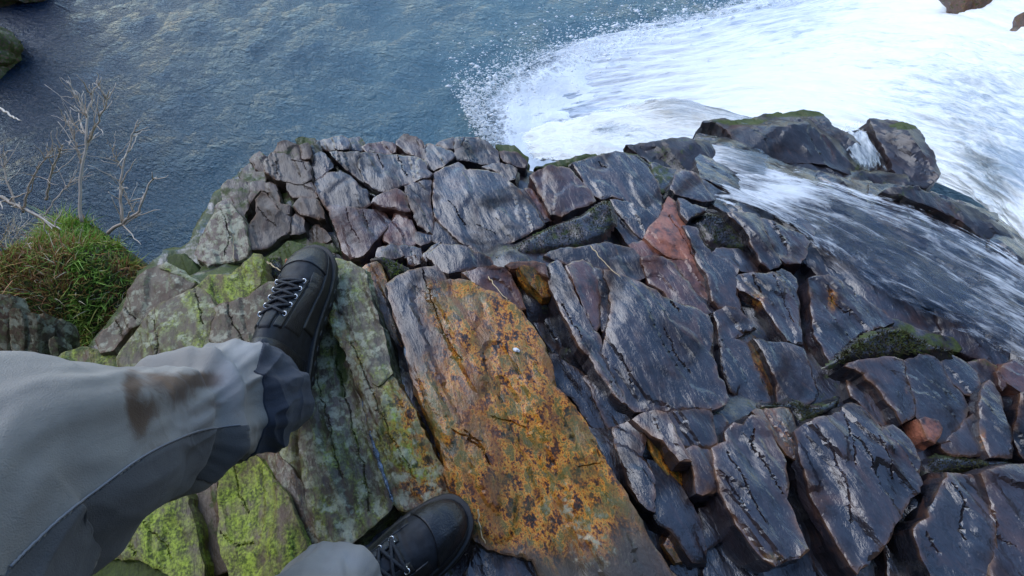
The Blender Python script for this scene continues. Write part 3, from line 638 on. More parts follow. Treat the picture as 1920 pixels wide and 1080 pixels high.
# ------------------------------------------------------------------ unseen slope added behind and beside the viewer to shade the rock
def build_shade_slope():
    az = np.radians(np.linspace(68, 300, 120)); hs = np.linspace(0, 1, 40)      # azimuth from the view direction, clockwise
    A, Hh = np.meshgrid(az, hs, indexing='ij')
    deg = np.degrees(A); r0 = np.interp(deg, [68, 100, 140, 180, 220, 260, 300], [9.5, 6.5, 3.6, 2.6, 3.6, 8.5, 12.0])
    ht = np.interp(deg, [68, 90, 130, 180, 230, 270, 300], [3, 8, 11, 11, 11, 10, 8])
    zb = np.interp(deg, [68, 110, 150, 210, 245, 300], [-4, -1.0, -.6, -.6, -4, -4])
    R = r0 + 3.0 * Hh ** 1.3; X = np.sin(A) * R; Y = np.cos(A) * R; Z = zb + (ht - zb) * Hh
    n = fbm(deg * .12, Hh * 9, 71, 5); k_ = 1 + (n - .5) * .35; V = np.stack([X * k_, Y * k_, Z + (n - .5) * 1.2], -1).reshape(-1, 3)
    idx = np.arange(120 * 40).reshape(120, 40); F = np.stack([idx[:-1, :-1], idx[1:, :-1], idx[1:, 1:], idx[:-1, 1:]], -1).reshape(-1, 4)
    m = NT('shade_slope_mat'); P = m.pos(); c = m.mix(m.step(m.noise(P, 1.6, 5, .65), .35, .65), (.012, .014, .007), (.05, .055, .022))
    p = m.princ(Base_Color=c, Roughness=.95, Normal=m.bump(m.noise(P, 4.0, 5, .6), .8, .3)); m.done(p.outputs[0])
    o = link('shade_slope', mesh_np('shade_slope', V, F), m.m); tag(o, 'unseen dark slope added to shade the rock', 'shade_slope', kind='structure')
build_shade_slope()

# ------------------------------------------------------------------ pool, falls, stream
POOLZ = -3.5
PLUNGE = at_z([(1350, 120)], POOLZ)[0]
def pool_material():
    k = NT('pool_water'); P = k.pos()
    q = k.mapping(P, math.radians(25), (1, 1.7, 1))
    n1 = k.noise(q, 4.4, 3, .5, .8); n2 = k.noise(q, 17.0, 4, .6, .6); n3 = k.noise(P, 1.1, 3, .5)
    n4 = k.noise(k.mapping(P, math.radians(-35), (1, 2.2, 1)), 26.0, 3, .6, .5)
    sky_air_tint = k.attr('sky_air_tint').outputs['Fac']
    c = k.mix(k.step(sky_air_tint, 0, 1), (.004, .014, .036), (.085, .175, .22))
    c = k.mix(k.math('MULTIPLY', k.step(n3, .4, .7), .35), c, k.mix(1.0, c, (.55, .6, .7), 'MULTIPLY'))
    c = k.mix(k.math('MULTIPLY', k.step(n2, .5, .75), .3), c, k.mix(1.0, c, (1.6, 1.6, 1.5), 'MULTIPLY'))
    nw = k.math('MULTIPLY_ADD', k.step(k.noise(P, .7, 3, .6, .5), .3, .7), 1.3, .35)
    b = k.bump(k.math('MULTIPLY_ADD', k.math('MULTIPLY', n1, nw), .042, k.math('MULTIPLY_ADD', n2, .034, k.math('MULTIPLY', n4, .012))), 1.0, 1.0)
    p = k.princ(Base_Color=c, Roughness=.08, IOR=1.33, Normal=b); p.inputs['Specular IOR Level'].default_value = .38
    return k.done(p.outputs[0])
def build_pool():
    X = np.concatenate([np.linspace(-40, -9, 14)[:-1], np.linspace(-9, 9, 181), np.linspace(9, 40, 14)[1:]])
    Y = np.concatenate([np.linspace(-12, -1, 8)[:-1], np.linspace(-1, 12, 131), np.linspace(12, 60, 20)[1:]])
    GX, GY = np.meshgrid(X, Y); P = np.stack([GX.ravel(), GY.ravel()], 1)
    ny, nx = GX.shape; idx = np.arange(nx * ny).reshape(ny, nx)
    F = np.stack([idx[:-1, :-1], idx[:-1, 1:], idx[1:, 1:], idx[1:, :-1]], -1).reshape(-1, 4)
    z = POOLZ + (fbm(P[:, 0] * 1.6, P[:, 1] * 1.6, 5, 3) - .5) * .10
    me = mesh_np('pool_water', np.column_stack([P, z]), F)
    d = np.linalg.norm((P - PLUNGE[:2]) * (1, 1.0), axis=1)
    attr(me, 'sky_air_tint', np.clip(1.3 - d / 7.5, 0, 1))  # paler towards the fall: bubbles, plus sky reflection put into the water colour
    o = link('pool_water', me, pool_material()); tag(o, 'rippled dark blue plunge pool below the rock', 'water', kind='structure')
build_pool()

def water_white_material(name, scale, dark, cover, bd=.02):
    """broken white water; UV u runs along the flow"""
    k = NT(name); uv = k.n('ShaderNodeUVMap', uv_map='flow').outputs[0]
    m = k.n('ShaderNodeMapping'); k.set(m.inputs[0], uv); m.inputs['Scale'].default_value = scale
    n1 = k.noise(m.outputs[0], 1.0, 7, .66, .9)
    m2 = k.n('ShaderNodeMapping'); k.set(m2.inputs[0], uv); m2.inputs['Scale'].default_value = tuple(s * 4.3 for s in scale)
    n2 = k.noise(m2.outputs[0], 1.0, 5, .6, .3)
    foam = k.attr('foam').outputs['Fac']; alpha = k.attr('alpha').outputs['Fac']
    n = k.math('ADD', k.math('MULTIPLY', n1, .65), k.math('MULTIPLY', n2, .35))
    f = k.step(k.math('ADD', n, k.math('SUBTRACT', foam, .5)), .40, .72)
    b = k.bump(k.math('MULTIPLY_ADD', n1, bd, k.math('MULTIPLY', n2, bd * .3)), 1.0, 1.0)
    white = k.princ(Base_Color=(.80, .83, .86), Roughness=.8, Normal=b)
    white.inputs['Subsurface Weight'].default_value = .0
    film = k.princ(Base_Color=dark, Roughness=.10, IOR=1.4, Normal=b)
    tr = k.n('ShaderNodeBsdfTransparent')
    ms = k.n('ShaderNodeMixShader'); k.set(ms.inputs[0], cover); k.set(ms.inputs[1], tr.outputs[0]); k.set(ms.inputs[2], film.outputs[0])
    ms2 = k.n('ShaderNodeMixShader'); k.set(ms2.inputs[0], f); k.set(ms2.inputs[1], ms.outputs[0]); k.set(ms2.inputs[2], white.outputs[0])
    ms3 = k.n('ShaderNodeMixShader'); am = k.step(k.math('ADD', n, k.math('SUBTRACT', alpha, .5)), .44, .56)
    k.set(ms3.inputs[0], am); k.set(ms3.inputs[1], tr.outputs[0]); k.set(ms3.inputs[2], ms2.outputs[0])
    return k.done(ms3.outputs[0])

def catmull(P, t):
    P = np.asarray(P, float); n = len(P); t = np.clip(np.asarray(t, float), 0, 1) * (n - 1); i = np.clip(t.astype(int), 0, n - 2); f = (t - i)[:, None]
    p0 = P[np.clip(i - 1, 0, n - 1)]; p1 = P[i]; p2 = P[i + 1]; p3 = P[np.clip(i + 2, 0, n - 1)]
    return .5 * (2 * p1 + (p2 - p0) * f + (2 * p0 - 5 * p1 + 4 * p2 - p3) * f ** 2 + (3 * p1 - p0 - 3 * p2 + p3) * f ** 3)
def sheet(name, rows, nu, nv, mat, foamf, alphaf, disp, seed, fs=(1, 1), flip=False):
    """rows: list of control rows across the flow, each a list of (px, py, z) along the flow"""
    R = []
    for row in rows:
        a = np.array(row, float); W = at_z(a[:, :2], a[:, 2]); R.append(catmull(W, np.linspace(0, 1, nu)))
    R = np.array(R)
    G = np.array([catmull(R[:, i], np.linspace(0, 1, nv)) for i in range(nu)])      # nu, nv, 3
    us = np.r_[0, np.cumsum(np.linalg.norm(np.diff(G.mean(1), axis=0), axis=1))]; 
    wv = np.linalg.norm(np.diff(G, axis=1), axis=2).mean(0); vsx = np.r_[0, np.cumsum(wv)]
    U, Vv = np.meshgrid(us, vsx, indexing='ij')
    du = np.gradient(G, axis=0); dv = np.gradient(G, axis=1); N = np.cross(du, dv); N /= np.linalg.norm(N, axis=2)[..., None] + 1e-9
    N *= np.sign(N[..., 2:3].mean())
    h = disp(U.ravel(), Vv.ravel(), seed).reshape(U.shape)
    G = G + N * h[..., None]
    idx = np.arange(nu * nv).reshape(nu, nv)
    F = np.stack([idx[:-1, :-1], idx[1:, :-1], idx[1:, 1:], idx[:-1, 1:]], -1).reshape(-1, 4)
    V = G.reshape(-1, 3); me = mesh_np(name, V, F)
    uvl = me.uv_layers.new(name='flow'); li = np.zeros(len(me.loops), int); me.loops.foreach_get('vertex_index', li)
    uvv = np.stack([U.ravel(), Vv.ravel()], 1)[li]; uvl.data.foreach_set('uv', uvv.ravel().astype(np.float32))
    T_, S_ = np.meshgrid(np.linspace(0, 1, nu), np.linspace(0, 1, nv), indexing='ij')
    pp = proj(V)
    attr(me, 'foam', foamf(T_.ravel(), S_.ravel(), pp)); attr(me, 'alpha', alphaf(T_.ravel(), S_.ravel(), pp))
    o = link(name, me, mat); o['kind'] = 'structure'; return o

WW = water_white_material('white_water', (2.0, 11.0, 1), (.28, .36, .45), 1.0, .02)
def edgefade(t, s, a=.1):
    e = np.minimum(np.minimum(t, 1 - t), np.minimum(s, 1 - s)); return np.clip(e / a, 0, 1)
# main fall: from the upper right down to the pool
rows = [
    [(2500,60,-.75),(2080,-40,-1.1),(1900,-60,-1.9),(1700,-90,-2.7),(1500,-40,-3.2),(1300,0,-3.42),(1100,50,-3.46),(930,120,-3.47)],
    [(2550,260,-.72),(2080,80,-1.0),(1900,40,-1.6),(1720,20,-2.3),(1520,40,-2.9),(1320,80,-3.25),(1100,110,-3.43),(890,170,-3.46)],
    [(2600,500,-.7),(2080,260,-.95),(1900,180,-1.25),(1740,140,-1.8),(1540,130,-2.5),(1340,140,-3.05),(1120,165,-3.38),(900,205,-3.46)],
    [(2600,700,-.68),(2060,420,-.9),(1900,320,-1.0),(1760,260,-1.5),(1560,210,-2.2),(1360,200,-2.9),(1130,220,-3.3),(930,250,-3.45)],
    [(2650,920,-.66),(2080,600,-.85),(1920,460,-.9),(1800,360,-1.3),(1600,300,-2.0),(1380,270,-2.7),(1150,280,-3.2),(980,300,-3.44)],
]
def dsp_fall(u, v, s): return (fbm(u * 1.6, v * 7, s, 4) - .5) * .08 + (fbm(u * 6, v * 22, s + 3, 3) - .5) * .03
def foam_fall(t, s, pp):
    f = np.full(len(t), .69) + .12 * np.sin(pp[:, 0] / 130.) * np.cos(pp[:, 1] / 60.) - .25 * sstep(.85, 1, t)
    f -= .30 * np.exp(-((pp[:, 0] - 1880) / 90) ** 2 - ((pp[:, 1] - 330) / 70) ** 2)
    return f
def alpha_fall(t, s, pp): return .12 + .95 * np.clip(np.minimum((1 - t) / .22, np.minimum(s / .30, 1.0)), 0, 1) * 1.0
fall = sheet('waterfall', rows, 300, 170, WW, foam_fall, alpha_fall, dsp_fall, 3)
tag(fall, 'broad white waterfall rushing down into the pool', 'waterfall')
# lacy foam drifting on the pool in front of the fall
def foam_patch():
    k = NT('pool_foam'); P = k.pos()
    n1 = k.noise(P, 4.5, 7, .66, 1.1); n2 = k.noise(P, 14.0, 6, .65, 1.3)
    v = k.n('ShaderNodeTexVoronoi', {'Scale': 7.0}, feature='DISTANCE_TO_EDGE'); 
    w = k.n('ShaderNodeVectorMath', operation='ADD'); k.set(w.inputs[0], P)
    nz = k.n('ShaderNodeTexNoise', {'Scale': 6.0, 'Detail': 4.0}); k.set(nz.inputs['Vector'], P)
    sc = k.n('ShaderNodeVectorMath', operation='SCALE'); k.set(sc.inputs[0], nz.outputs['Color']); sc.inputs[3].default_value = .35
    k.set(w.inputs[1], sc.outputs[0]); k.set(v.inputs['Vector'], w.outputs[0])
    lace = k.step(v.outputs['Distance'], .16, .02)
    den = k.attr('foam').outputs['Fac']
    f = k.math('ADD', k.math('MULTIPLY', n1, .48), k.math('ADD', k.math('MULTIPLY', n2, .42), k.math('MULTIPLY', lace, .10)))
    a = k.step(k.math('ADD', f, k.math('SUBTRACT', den, .5)), .44, .74)
    d = k.princ(Base_Color=(.85, .89, .92), Roughness=.7, Normal=k.bump(n2, .5, .03)); tr = k.n('ShaderNodeBsdfTransparent')
    ms = k.n('ShaderNodeMixShader'); k.set(ms.inputs[0], a); k.set(ms.inputs[1], tr.outputs[0]); k.set(ms.inputs[2], d.outputs[0])
    m = k.done(ms.outputs[0])
    nu, nv = 150, 110
    px = np.linspace(780, 1700, nu); py = np.linspace(-120, 330, nv); A, Bq = np.meshgrid(px, py, indexing='ij')
    pp = np.stack([A.ravel(), Bq.ravel()], 1); W = at_z(pp, POOLZ + .11)
    W[:, 2] += (fbm(W[:, 0] * 3, W[:, 1] * 3, 55, 3) - .5) * .09
    idx = np.arange(nu * nv).reshape(nu, nv); F = np.stack([idx[:-1, :-1], idx[1:, :-1], idx[1:, 1:], idx[:-1, 1:]], -1).reshape(-1, 4)
    me = mesh_np('foam', W, F)
    line = np.array([(930, 250), (905, 180), (990, 130), (1100, 85), (1230, 55), (1400, 0), (1560, -60)], float)
    poly = np.vstack([line, [(1800, -60), (1800, 400), (960, 330)]])
    ins = inside(pp, poly); d_ = segdist(pp, line[:-1], line[1:]); s_ = np.where(ins, d_, -d_)
    den = .54 + np.clip(s_ / 170.0, -.36, .4)
    den -= .3 * (1 - np.clip(np.minimum.reduce([pp[:, 0] - 780, pp[:, 1] + 120]) / 60, 0, 1))
    attr(me, 'foam', den)
    o = link('foam', me, m); tag(o, 'lacy white foam spreading on the pool at the foot of the fall', 'foam', kind='stuff')
foam_patch()

# side cascade that slips over the lip at the centre
rows2 = [
    [(1420,215,-.42),(1340,195,-.55),(1250,178,-.82),(1150,195,-1.7),(1040,225,-2.8),(960,250,-3.4)],
    [(1440,260,-.36),(1350,245,-.45),(1260,235,-.75),(1150,245,-1.3),(1050,260,-2.2),(970,275,-3.3)],
    [(1450,320,-.27),(1350,290,-.33),(1260,275,-.5),(1150,275,-.85),(1060,285,-1.5),(985,295,-2.6)],
    [(1440,350,-.235),(1330,318,-.255),(1255,300,-.33),(1160,292,-.6),(1080,298,-1.0),(1000,306,-1.8)],
]
def dsp_c(u, v, s): return (fbm(u * 2, v * 9, s, 4) - .5) * .09
def foam_c(t, s, pp): return .74 + .2 * sstep(.5, .8, t) - .42 * sstep(.35, .0, t) + .06 * np.sin(s * 9) - .35 * np.exp(-((pp[:, 0] - 1290) / 50) ** 2 - ((pp[:, 1] - 195) / 26) ** 2) - .3 * np.exp(-((pp[:, 0] - 1130) / 60) ** 2 - ((pp[:, 1] - 240) / 16) ** 2)
def alpha_c(t, s, pp): return .15 + .80 * np.clip(np.minimum(np.minimum(t / .10, (1 - t) / .15), np.minimum(s / .15, (1 - s) / .30)), 0, 1)
WC = water_white_material('cascade_water', (3.5, 16.0, 1), (.22, .29, .35), .6)
casc = sheet('cascade', rows2, 130, 60, WC, foam_c, alpha_c, dsp_c, 9)
tag(casc, 'small white cascade slipping over the ledge between the wet humps', 'cascade')
rows4 = [[(1590,340,-.26),(1582,305,-.33),(1562,268,-.40),(1540,232,-.8)], [(1640,348,-.235),(1625,302,-.32),(1602,255,-.40),(1576,222,-.9)], [(1700,358,-.22),(1668,308,-.31),(1640,250,-.42),(1612,218,-1.0)]]
casc2 = sheet('cascade', rows4, 70, 36, WC, lambda t, s, pp: .44 + .2 * t, lambda t, s, pp: .05 + .60 * edgefade(t, s, .35), dsp_c, 15)
tag(casc2, 'narrow white cascade between the two wet humps at the upper right', 'cascade')
# thin stream running over the right hand rock
def dsp_s(u, v, s): return (fbm(u * 5, v * 26, s, 4) - .5) * .022 + (fbm(u * 2, v * 5, s + 5, 3) - .5) * .035
def foam_s(t, s, pp): 
    return .40 + .20 * sstep(.6, 1., t) + .30 * np.exp(-((pp[:, 0] - 1465) / 40) ** 2 - ((pp[:, 1] - 362) / 16) ** 2) + .12 * np.exp(-((pp[:, 1] - 330 - (pp[:, 0] - 1500) * .35) / 26) ** 2) + .10 * sstep(1750, 1920, pp[:, 0])
def alpha_s(t, s, pp): return .06 + .60 * np.clip(np.minimum(np.minimum((1 - s) / .30, s / .26), (1 - t) / .08), 0, 1)
WS = water_white_material('stream_water', (7.0, 24.0, 1), (.045, .075, .125), .50, .016)
strm = sheet('stream_water', rows3, 240, 120, WS, foam_s, alpha_s, dsp_s, 21)
tag(strm, 'thin stream of clear water streaked white over the dark rock on the right', 'stream')
# rock hump beneath the stream
def stream_bed():
    R = []
    for row in rows3:
        a = np.array(row, float); R.append(catmull(at_z(a[:, :2], a[:, 2]), np.linspace(0, 1, 150)))
    R = np.array(R); G = np.array([catmull(R[:, i], np.linspace(-.0, 1.0, 70)) for i in range(150)])
    V = G.reshape(-1, 3); u, v = uv_strike(V)
    V[:, 2] -= .05 * (np.tile(np.linspace(0, 1, 70), 150) > .93) + .022 + .02 * fbm(u * 8, v * 14, 61, 4) - (fbm(u * 14, v * 40, 63, 3) - .5) * .015
    idx = np.arange(150 * 70).reshape(150, 70); F = np.stack([idx[:-1, :-1], idx[1:, :-1], idx[1:, 1:], idx[:-1, 1:]], -1).reshape(-1, 4)
    me = mesh_np('stream_bed', V, F)
    z4 = np.zeros((len(V), 4)); z4[:, 3] = 1; attr4(me, 'zone', z4)
    for a_ in ('edge', 'red'): attr(me, a_, np.zeros(len(V)))
    attr(me, 'moss', np.full(len(V), .1)); o = link('stream_bed', me, ROCK); o['kind'] = 'structure'
stream_bed()
# wet trickles in the joints of the near block
def ribbon(name, pts, z, w, mat, label):
    a = at_z(np.array(pts, float), z); C = catmull(a, np.linspace(0, 1, 90))
    t = np.gradient(C, axis=0); q = np.stack([-t[:, 1], t[:, 0]], 1); q /= np.linalg.norm(q, axis=1)[:, None]
    s = np.linspace(0, 1, 90); ww = w * (.45 + 1.1 * vn(s * 16, s * 0, 5)) * np.minimum(1, np.minimum(s, 1 - s) / .08)
    V = []; 
    for j, f in enumerate((-1, -.5, 0, .5, 1)):
        e = C.copy(); e[:, :2] += q * (ww * f)[:, None]; e[:, 2] += .004 * (1 - f * f) + (vn(s * 60, np.full(90, j * 3.), 8) - .5) * .003; V.append(e)
    V = np.array(V).transpose(1, 0, 2).reshape(-1, 3); idx = np.arange(450).reshape(90, 5)
    F = np.stack([idx[:-1, :-1], idx[:-1, 1:], idx[1:, 1:], idx[1:, :-1]], -1).reshape(-1, 4)
    o = link(name, mesh_np(name, V, F), mat); tag(o, label, 'water', kind='structure')
TRK = simple_mat('trickle', (.03, .045, .07), .1, 150, 1.0, (.22, .30, .40), 90, .8, bdist=.006)
ribbon('water_trickle', S3((345,205),(385,330),(432,480),(452,590),(505,730),(565,870),(620,1010)) + PX((838,880),(848,905)), -.014, .0046, TRK, 'thin blue trickle of water in the joint left of the ochre slab')
ribbon('water_trickle', PX((680,745),(692,793),(700,830),(712,870),(724,905),(737,942)), -.014, .0035, TRK, 'short thread of water running towards the toe of the lower boot')

# ------------------------------------------------------------------ the person: trousers and boots
def tube(V, F, pts, rad, seg=8, cap=True):
    pts = np.asarray(pts, float); n = len(pts); rad = np.broadcast_to(np.asarray(rad, float), (n,))
    t = np.gradient(pts, axis=0); t /= np.linalg.norm(t, axis=1)[:, None] + 1e-12
    ref = np.array([0, 0, 1.0]) if abs(t[0][2]) < .9 else np.array([1.0, 0, 0])
    nv = np.cross(t[0], ref); nv /= np.linalg.norm(nv); base = len(V); an = np.linspace(0, 2 * np.pi, seg, endpoint=False)
    for i in range(n):
        nv = nv - t[i] * (nv @ t[i]); nv /= np.linalg.norm(nv) + 1e-12; b = np.cross(t[i], nv)
        for a in an: V.append(pts[i] + rad[i] * (math.cos(a) * nv + math.sin(a) * b))
    for i in range(n - 1):
        for j in range(seg):
            k = (j + 1) % seg; F.append((base + i * seg + j, base + i * seg + k, base + (i + 1) * seg + k, base + (i + 1) * seg + j))
    if cap:
        F.append(tuple(base + j for j in range(seg))[::-1]); F.append(tuple(base + (n - 1) * seg + j for j in range(seg)))

class Leg:
    """a lofted trouser leg; surface(s, a, off) gives world points"""
    def __init__(s, pts, rad, folds, seed):
        s.pts = np.asarray(pts, float); s.rad = np.asarray(rad, float); s.folds = folds; s.seed = seed
        tt = np.linspace(0, 1, 400); C = catmull(s.pts, tt); s.len = np.r_[0, np.cumsum(np.linalg.norm(np.diff(C, axis=0), axis=1))]
        t = np.gradient(C, axis=0); t /= np.linalg.norm(t, axis=1)[:, None]
        N = np.zeros_like(C); nv = np.cross(t[0], [0, 1.0, 0]); nv /= np.linalg.norm(nv)
        for i in range(400):
            nv = nv - t[i] * (nv @ t[i]); nv /= np.linalg.norm(nv); N[i] = nv
        s.C, s.t, s.N, s.B = C, t, N, np.cross(t, N); s.r = catmull(s.rad[:, None], tt)[:, 0]
    def surface(s, q, a, off=0.0):
        q = np.asarray(q, float); a = np.asarray(a, float); i = np.clip(q * 399, 0, 398.999); i0 = i.astype(int); f = (i - i0)
        L = lambda A: A[i0] * (1 - f).reshape(-1, *([1] * (A.ndim - 1))) + A[i0 + 1] * f.reshape(-1, *([1] * (A.ndim - 1)))
        C, N, B, r, ln = L(s.C), L(s.N), L(s.B), L(s.r), L(s.len)
        ca, sa = np.cos(a), np.sin(a)
        h = s.folds(q, ln, a, s.seed)
        rr = (r + h + off)[:, None]
        return C + rr * (ca[:, None] * N + sa[:, None] * B)
def per_noise(ln, a, fl, fa, s, o=3):      # noise periodic round the leg
    return fbm(ln * fl + 3 * np.cos(a) * fa, 3 * np.sin(a) * fa + 9.3, s, o)
def folds_left(q, ln, a, s):
    h = (per_noise(ln, a, 5, .5, s) - .5) * .026
    w = per_noise(ln, a, 2.2, .35, s + 7, 2)
    ring = np.sin(ln * 62 + 5 * w + 1.6 * np.sin(a + .6)) * .5 + .5
    env = np.exp(-((ln - .085) / .07) ** 2)
    h += (ring ** 1.6) * env * .008 * sstep(-.03, .07, ln)
    h += .013 * np.exp(-((ln - .205 - .022 * np.cos(a - 1)) / .014) ** 2) - .015 * np.exp(-((ln - .232 - .022 * np.cos(a - 1)) / .016) ** 2)
    h += (per_noise(ln, a, 26, 1.6, s + 3, 3) - .5) * .0026 * (.4 + env)
    rg_ = 1 - np.abs(2 * per_noise(ln * 1.0, a, 9, .55, s + 11, 2) - 1); h += rg_ ** 4 * .006 * (.5 + env) * sstep(.0, .09, ln)
    rg_ = 1 - np.abs(2 * per_noise(ln * 1.0, a, 20, .5, s + 13, 2) - 1); h += rg_ ** 5 * .004 * (.3 + env) * sstep(.0, .09, ln)
    return h
def folds_right(q, ln, a, s):
    h = (per_noise(ln, a, 6, .6, s) - .5) * .018; env = np.exp(-(ln / .12) ** 2)
    h += (np.sin(ln * 55 + 4 * per_noise(ln, a, 2, .4, s + 2, 2) * 2 + a) * .5) * env * .007
    return h
def cloth_material(name, c1, c2, mud=False):
    k = NT(name); P = k.n('ShaderNodeTexCoord').outputs['Object']
    n1 = k.noise(P, 14.0, 5, .6); n2 = k.noise(P, 900.0, 2, .5); n3 = k.noise(P, 45.0, 5, .65, .5)
    c = k.mix(k.step(n1, .3, .7), c1, c2)
    if mud:
        m = k.attr('mud').outputs['Fac']; mm = k.step(k.math('ADD', k.math('MULTIPLY_ADD', n3, .75, k.math('MULTIPLY', n1, .5)), m), .82, 1.28)
        c = k.mix(mm, c, k.mix(n3, (.06, .033, .017), (.16, .095, .05)))
        pale = k.attr('pale').outputs['Fac']; c = k.mix(k.math('MULTIPLY', pale, .55), c, (.42, .425, .45))
    p = k.princ(Base_Color=c, Roughness=.82, Normal=k.bump(k.math('MULTIPLY_ADD', n2, .0005, k.math('MULTIPLY', n3, .0012)), 1.0, 1.0))
    p.inputs['Sheen Weight'].default_value = .15; p.inputs['Specular IOR Level'].default_value = .3
    return k.done(p.outputs[0])
TRO = cloth_material('trouser_cloth', (.25, .228, .20), (.32, .292, .25), True)
PAN = cloth_material('trouser_panel', (.085, .082, .080), (.12, .115, .11))
CUF = cloth_material('ankle_guard', (.022, .028, .042), (.045, .053, .072))
SEAM = simple_mat('piping', (.22, .22, .23), .7)
LW = lambda px, py, z: at_z([(px, py)], z)[0]
lp = [LW(516,742,.09), LW(470,748,.15), LW(390,768,.22), LW(300,806,.30), LW(208,840,.365), LW(106,876,.43), LW(-90,960,.485), (-.37,-.10,.50), (-.28,-.30,.46), (-.13,-.43,.40)]
lr = [.060,.066,.065,.066,.069,.079,.090,.098,.105,.125]
rp = [LW(630,1100,.085), LW(565,1185,.16), (-.235,-.10,.34), (-.16,-.22,.47), (-.06,-.34,.46), (.08,-.46,.40)]
rr_ = [.062,.070,.082,.096,.105,.125]
legL = Leg(lp, lr, folds_left, 5); legR = Leg(rp, rr_, folds_right, 9)
person = empty('person', (-.2, .1, 0))
tag(person, 'person in grey outdoor trousers and black laced hiking boots crouching on the rock edge', 'person')
pinv = Matrix.Translation((.2, -.1, 0))
def plink(name, me, mat, parent):
    o = link(name, me, mat, parent)
    return o
def grid_faces(nq, na, off=0, wrap=True):
    idx = np.arange(nq * na).reshape(nq, na) + off
    r = np.roll(idx, -1, 1) if wrap else idx[:, 1:]
    l = idx if wrap else idx[:, :-1]
    return np.stack([l[:-1], r[:-1], r[1:], l[1:]], -1).reshape(-1, 4)
def build_trousers():
    V = []; F = []; off = 0
    for lg, nq, na in ((legL, 260, 160), (legR, 150, 110)):
        Q, A = np.meshgrid(np.linspace(0, 1, nq), np.linspace(0, 2 * np.pi, na, endpoint=False), indexing='ij')
        P = lg.surface(Q.ravel(), A.ravel()); V.append(P); F.append(grid_faces(nq, na, off)); off += len(P)
        Pi = lg.surface(np.zeros(na), A[0], -.004); Pi2 = lg.surface(np.full(na, .02), A[0], -.006)   # turned-in hem
        V += [Pi, Pi2]; o0 = off; off += 2 * na; st = off - 2 * na - nq * na
        top = np.arange(na) + st; i1 = np.arange(na) + o0; i2 = i1 + na
        for x, y in ((top, i1), (i1, i2)): F.append(np.stack([x, y, np.roll(y, -1), np.roll(x, -1)], -1))
    # seat
    cen = np.array([(-.24,-.47,.42),(-.16,-.47,.40),(-.03,-.48,.40),(.10,-.48,.40),(.18,-.48,.42)]); rad = [.03,.13,.15,.13,.03]
    tv, tf = [], []; tube(tv, tf, catmull(cen, np.linspace(0, 1, 30)), catmull(np.array(rad)[:, None], np.linspace(0, 1, 30))[:, 0], 40)
    V.append(np.array(tv)); F2 = [tuple(i + off for i in f) for f in tf]
    V = np.vstack(V); FF = [tuple(f) for A_ in F for f in A_] + F2
    me = mesh_np('trousers', V - np.array([-.2, .1, 0]), FF); pp = proj(V)
    near = (V[:, 2] < .47) & (V[:, 1] > .0)
    attr(me, 'mud', np.where(near, gauss(pp, [(246,735,18,55,.6),(300,712,40,18,.6),(335,738,30,24,.55),(385,712,44,16,.7),(262,795,20,40,.55),(405,758,20,12,.55),(285,770,24,30,.4),(310,830,20,30,.3),(360,775,30,14,.3),(330,760,60,40,.12),(280,850,30,20,.2),(440,790,16,30,.3),(470,760,12,20,.25)]), 0))
    attr(me, 'pale', np.where(near, gauss(pp, [(430,710,30,50,.9),(470,650,40,22,.6),(380,790,60,40,.35),(640,1050,60,30,.7)]), 0))  # highlights near the ankles painted into the cloth colour
    return plink('trousers', me, TRO, person)
trousers = build_trousers()
def shell(name, lg, q0, q1, test, off, mat, parent, nq=150, na=150):
    """a sewn-on panel: faces of the leg surface where test(px) holds, raised by off"""
    Q, A = np.meshgrid(np.linspace(q0, q1, nq), np.linspace(0, 2 * np.pi, na, endpoint=False), indexing='ij')
    P0 = lg.surface(Q.ravel(), A.ravel(), -.001); P1 = lg.surface(Q.ravel(), A.ravel(), off)
    F = grid_faces(nq, na); keep = test(P1, Q.ravel(), A.ravel())
    F = F[keep[F].all(1)]
    ed = {}
    for f in F:
        for a, b in zip(f, np.roll(f, -1)): ed[(a, b)] = 1
    n = len(P0); FF = [tuple(f) for f in F]
    for (a, b) in list(ed):
        if (b, a) not in ed: FF.append((b, a, a + n, b + n))
    V = np.vstack([P1, P0]); used = np.zeros(2 * n, bool)
    for f in FF:
        for i in f: used[i] = True
    mp_ = np.cumsum(used) - 1
    me = mesh_np(name, V[used] - np.array([-.2, .1, 0]), [tuple(mp_[i] for i in f) for f in FF])
    for a_ in ('mud', 'pale'): attr(me, a_, np.zeros(used.sum()))
    return plink(name, me, mat, parent)
seam_px = np.array([(-60,1130),(20,1062),(110,975),(200,905),(270,855),(340,820),(400,803),(452,796)], float)
def below_seam(P, Q, A):
    pp = proj(P); y = np.interp(pp[:, 0], seam_px[:, 0], seam_px[:, 1])
    d = P - CP; cen = legL.C[np.clip((Q * 399).astype(int), 0, 399)]
    facing = ((P - cen) * (CP - P)).sum(1) > -.0006
    return (pp[:, 1] > y) & (pp[:, 0] < 470) & facing
shell('side_panel', legL, .04, .80, below_seam, .0014, PAN, trousers, 260, 320)
def guard(P, Q, A):
    pp = proj(P); x = np.interp(pp[:, 1], [600, 640, 690, 705, 760, 810, 870], [500, 494, 482, 456, 468, 466, 440])
    return (pp[:, 0] > x)
shell('ankle_guard', legL, .0, .2, guard, .0024, CUF, trousers, 200, 320)
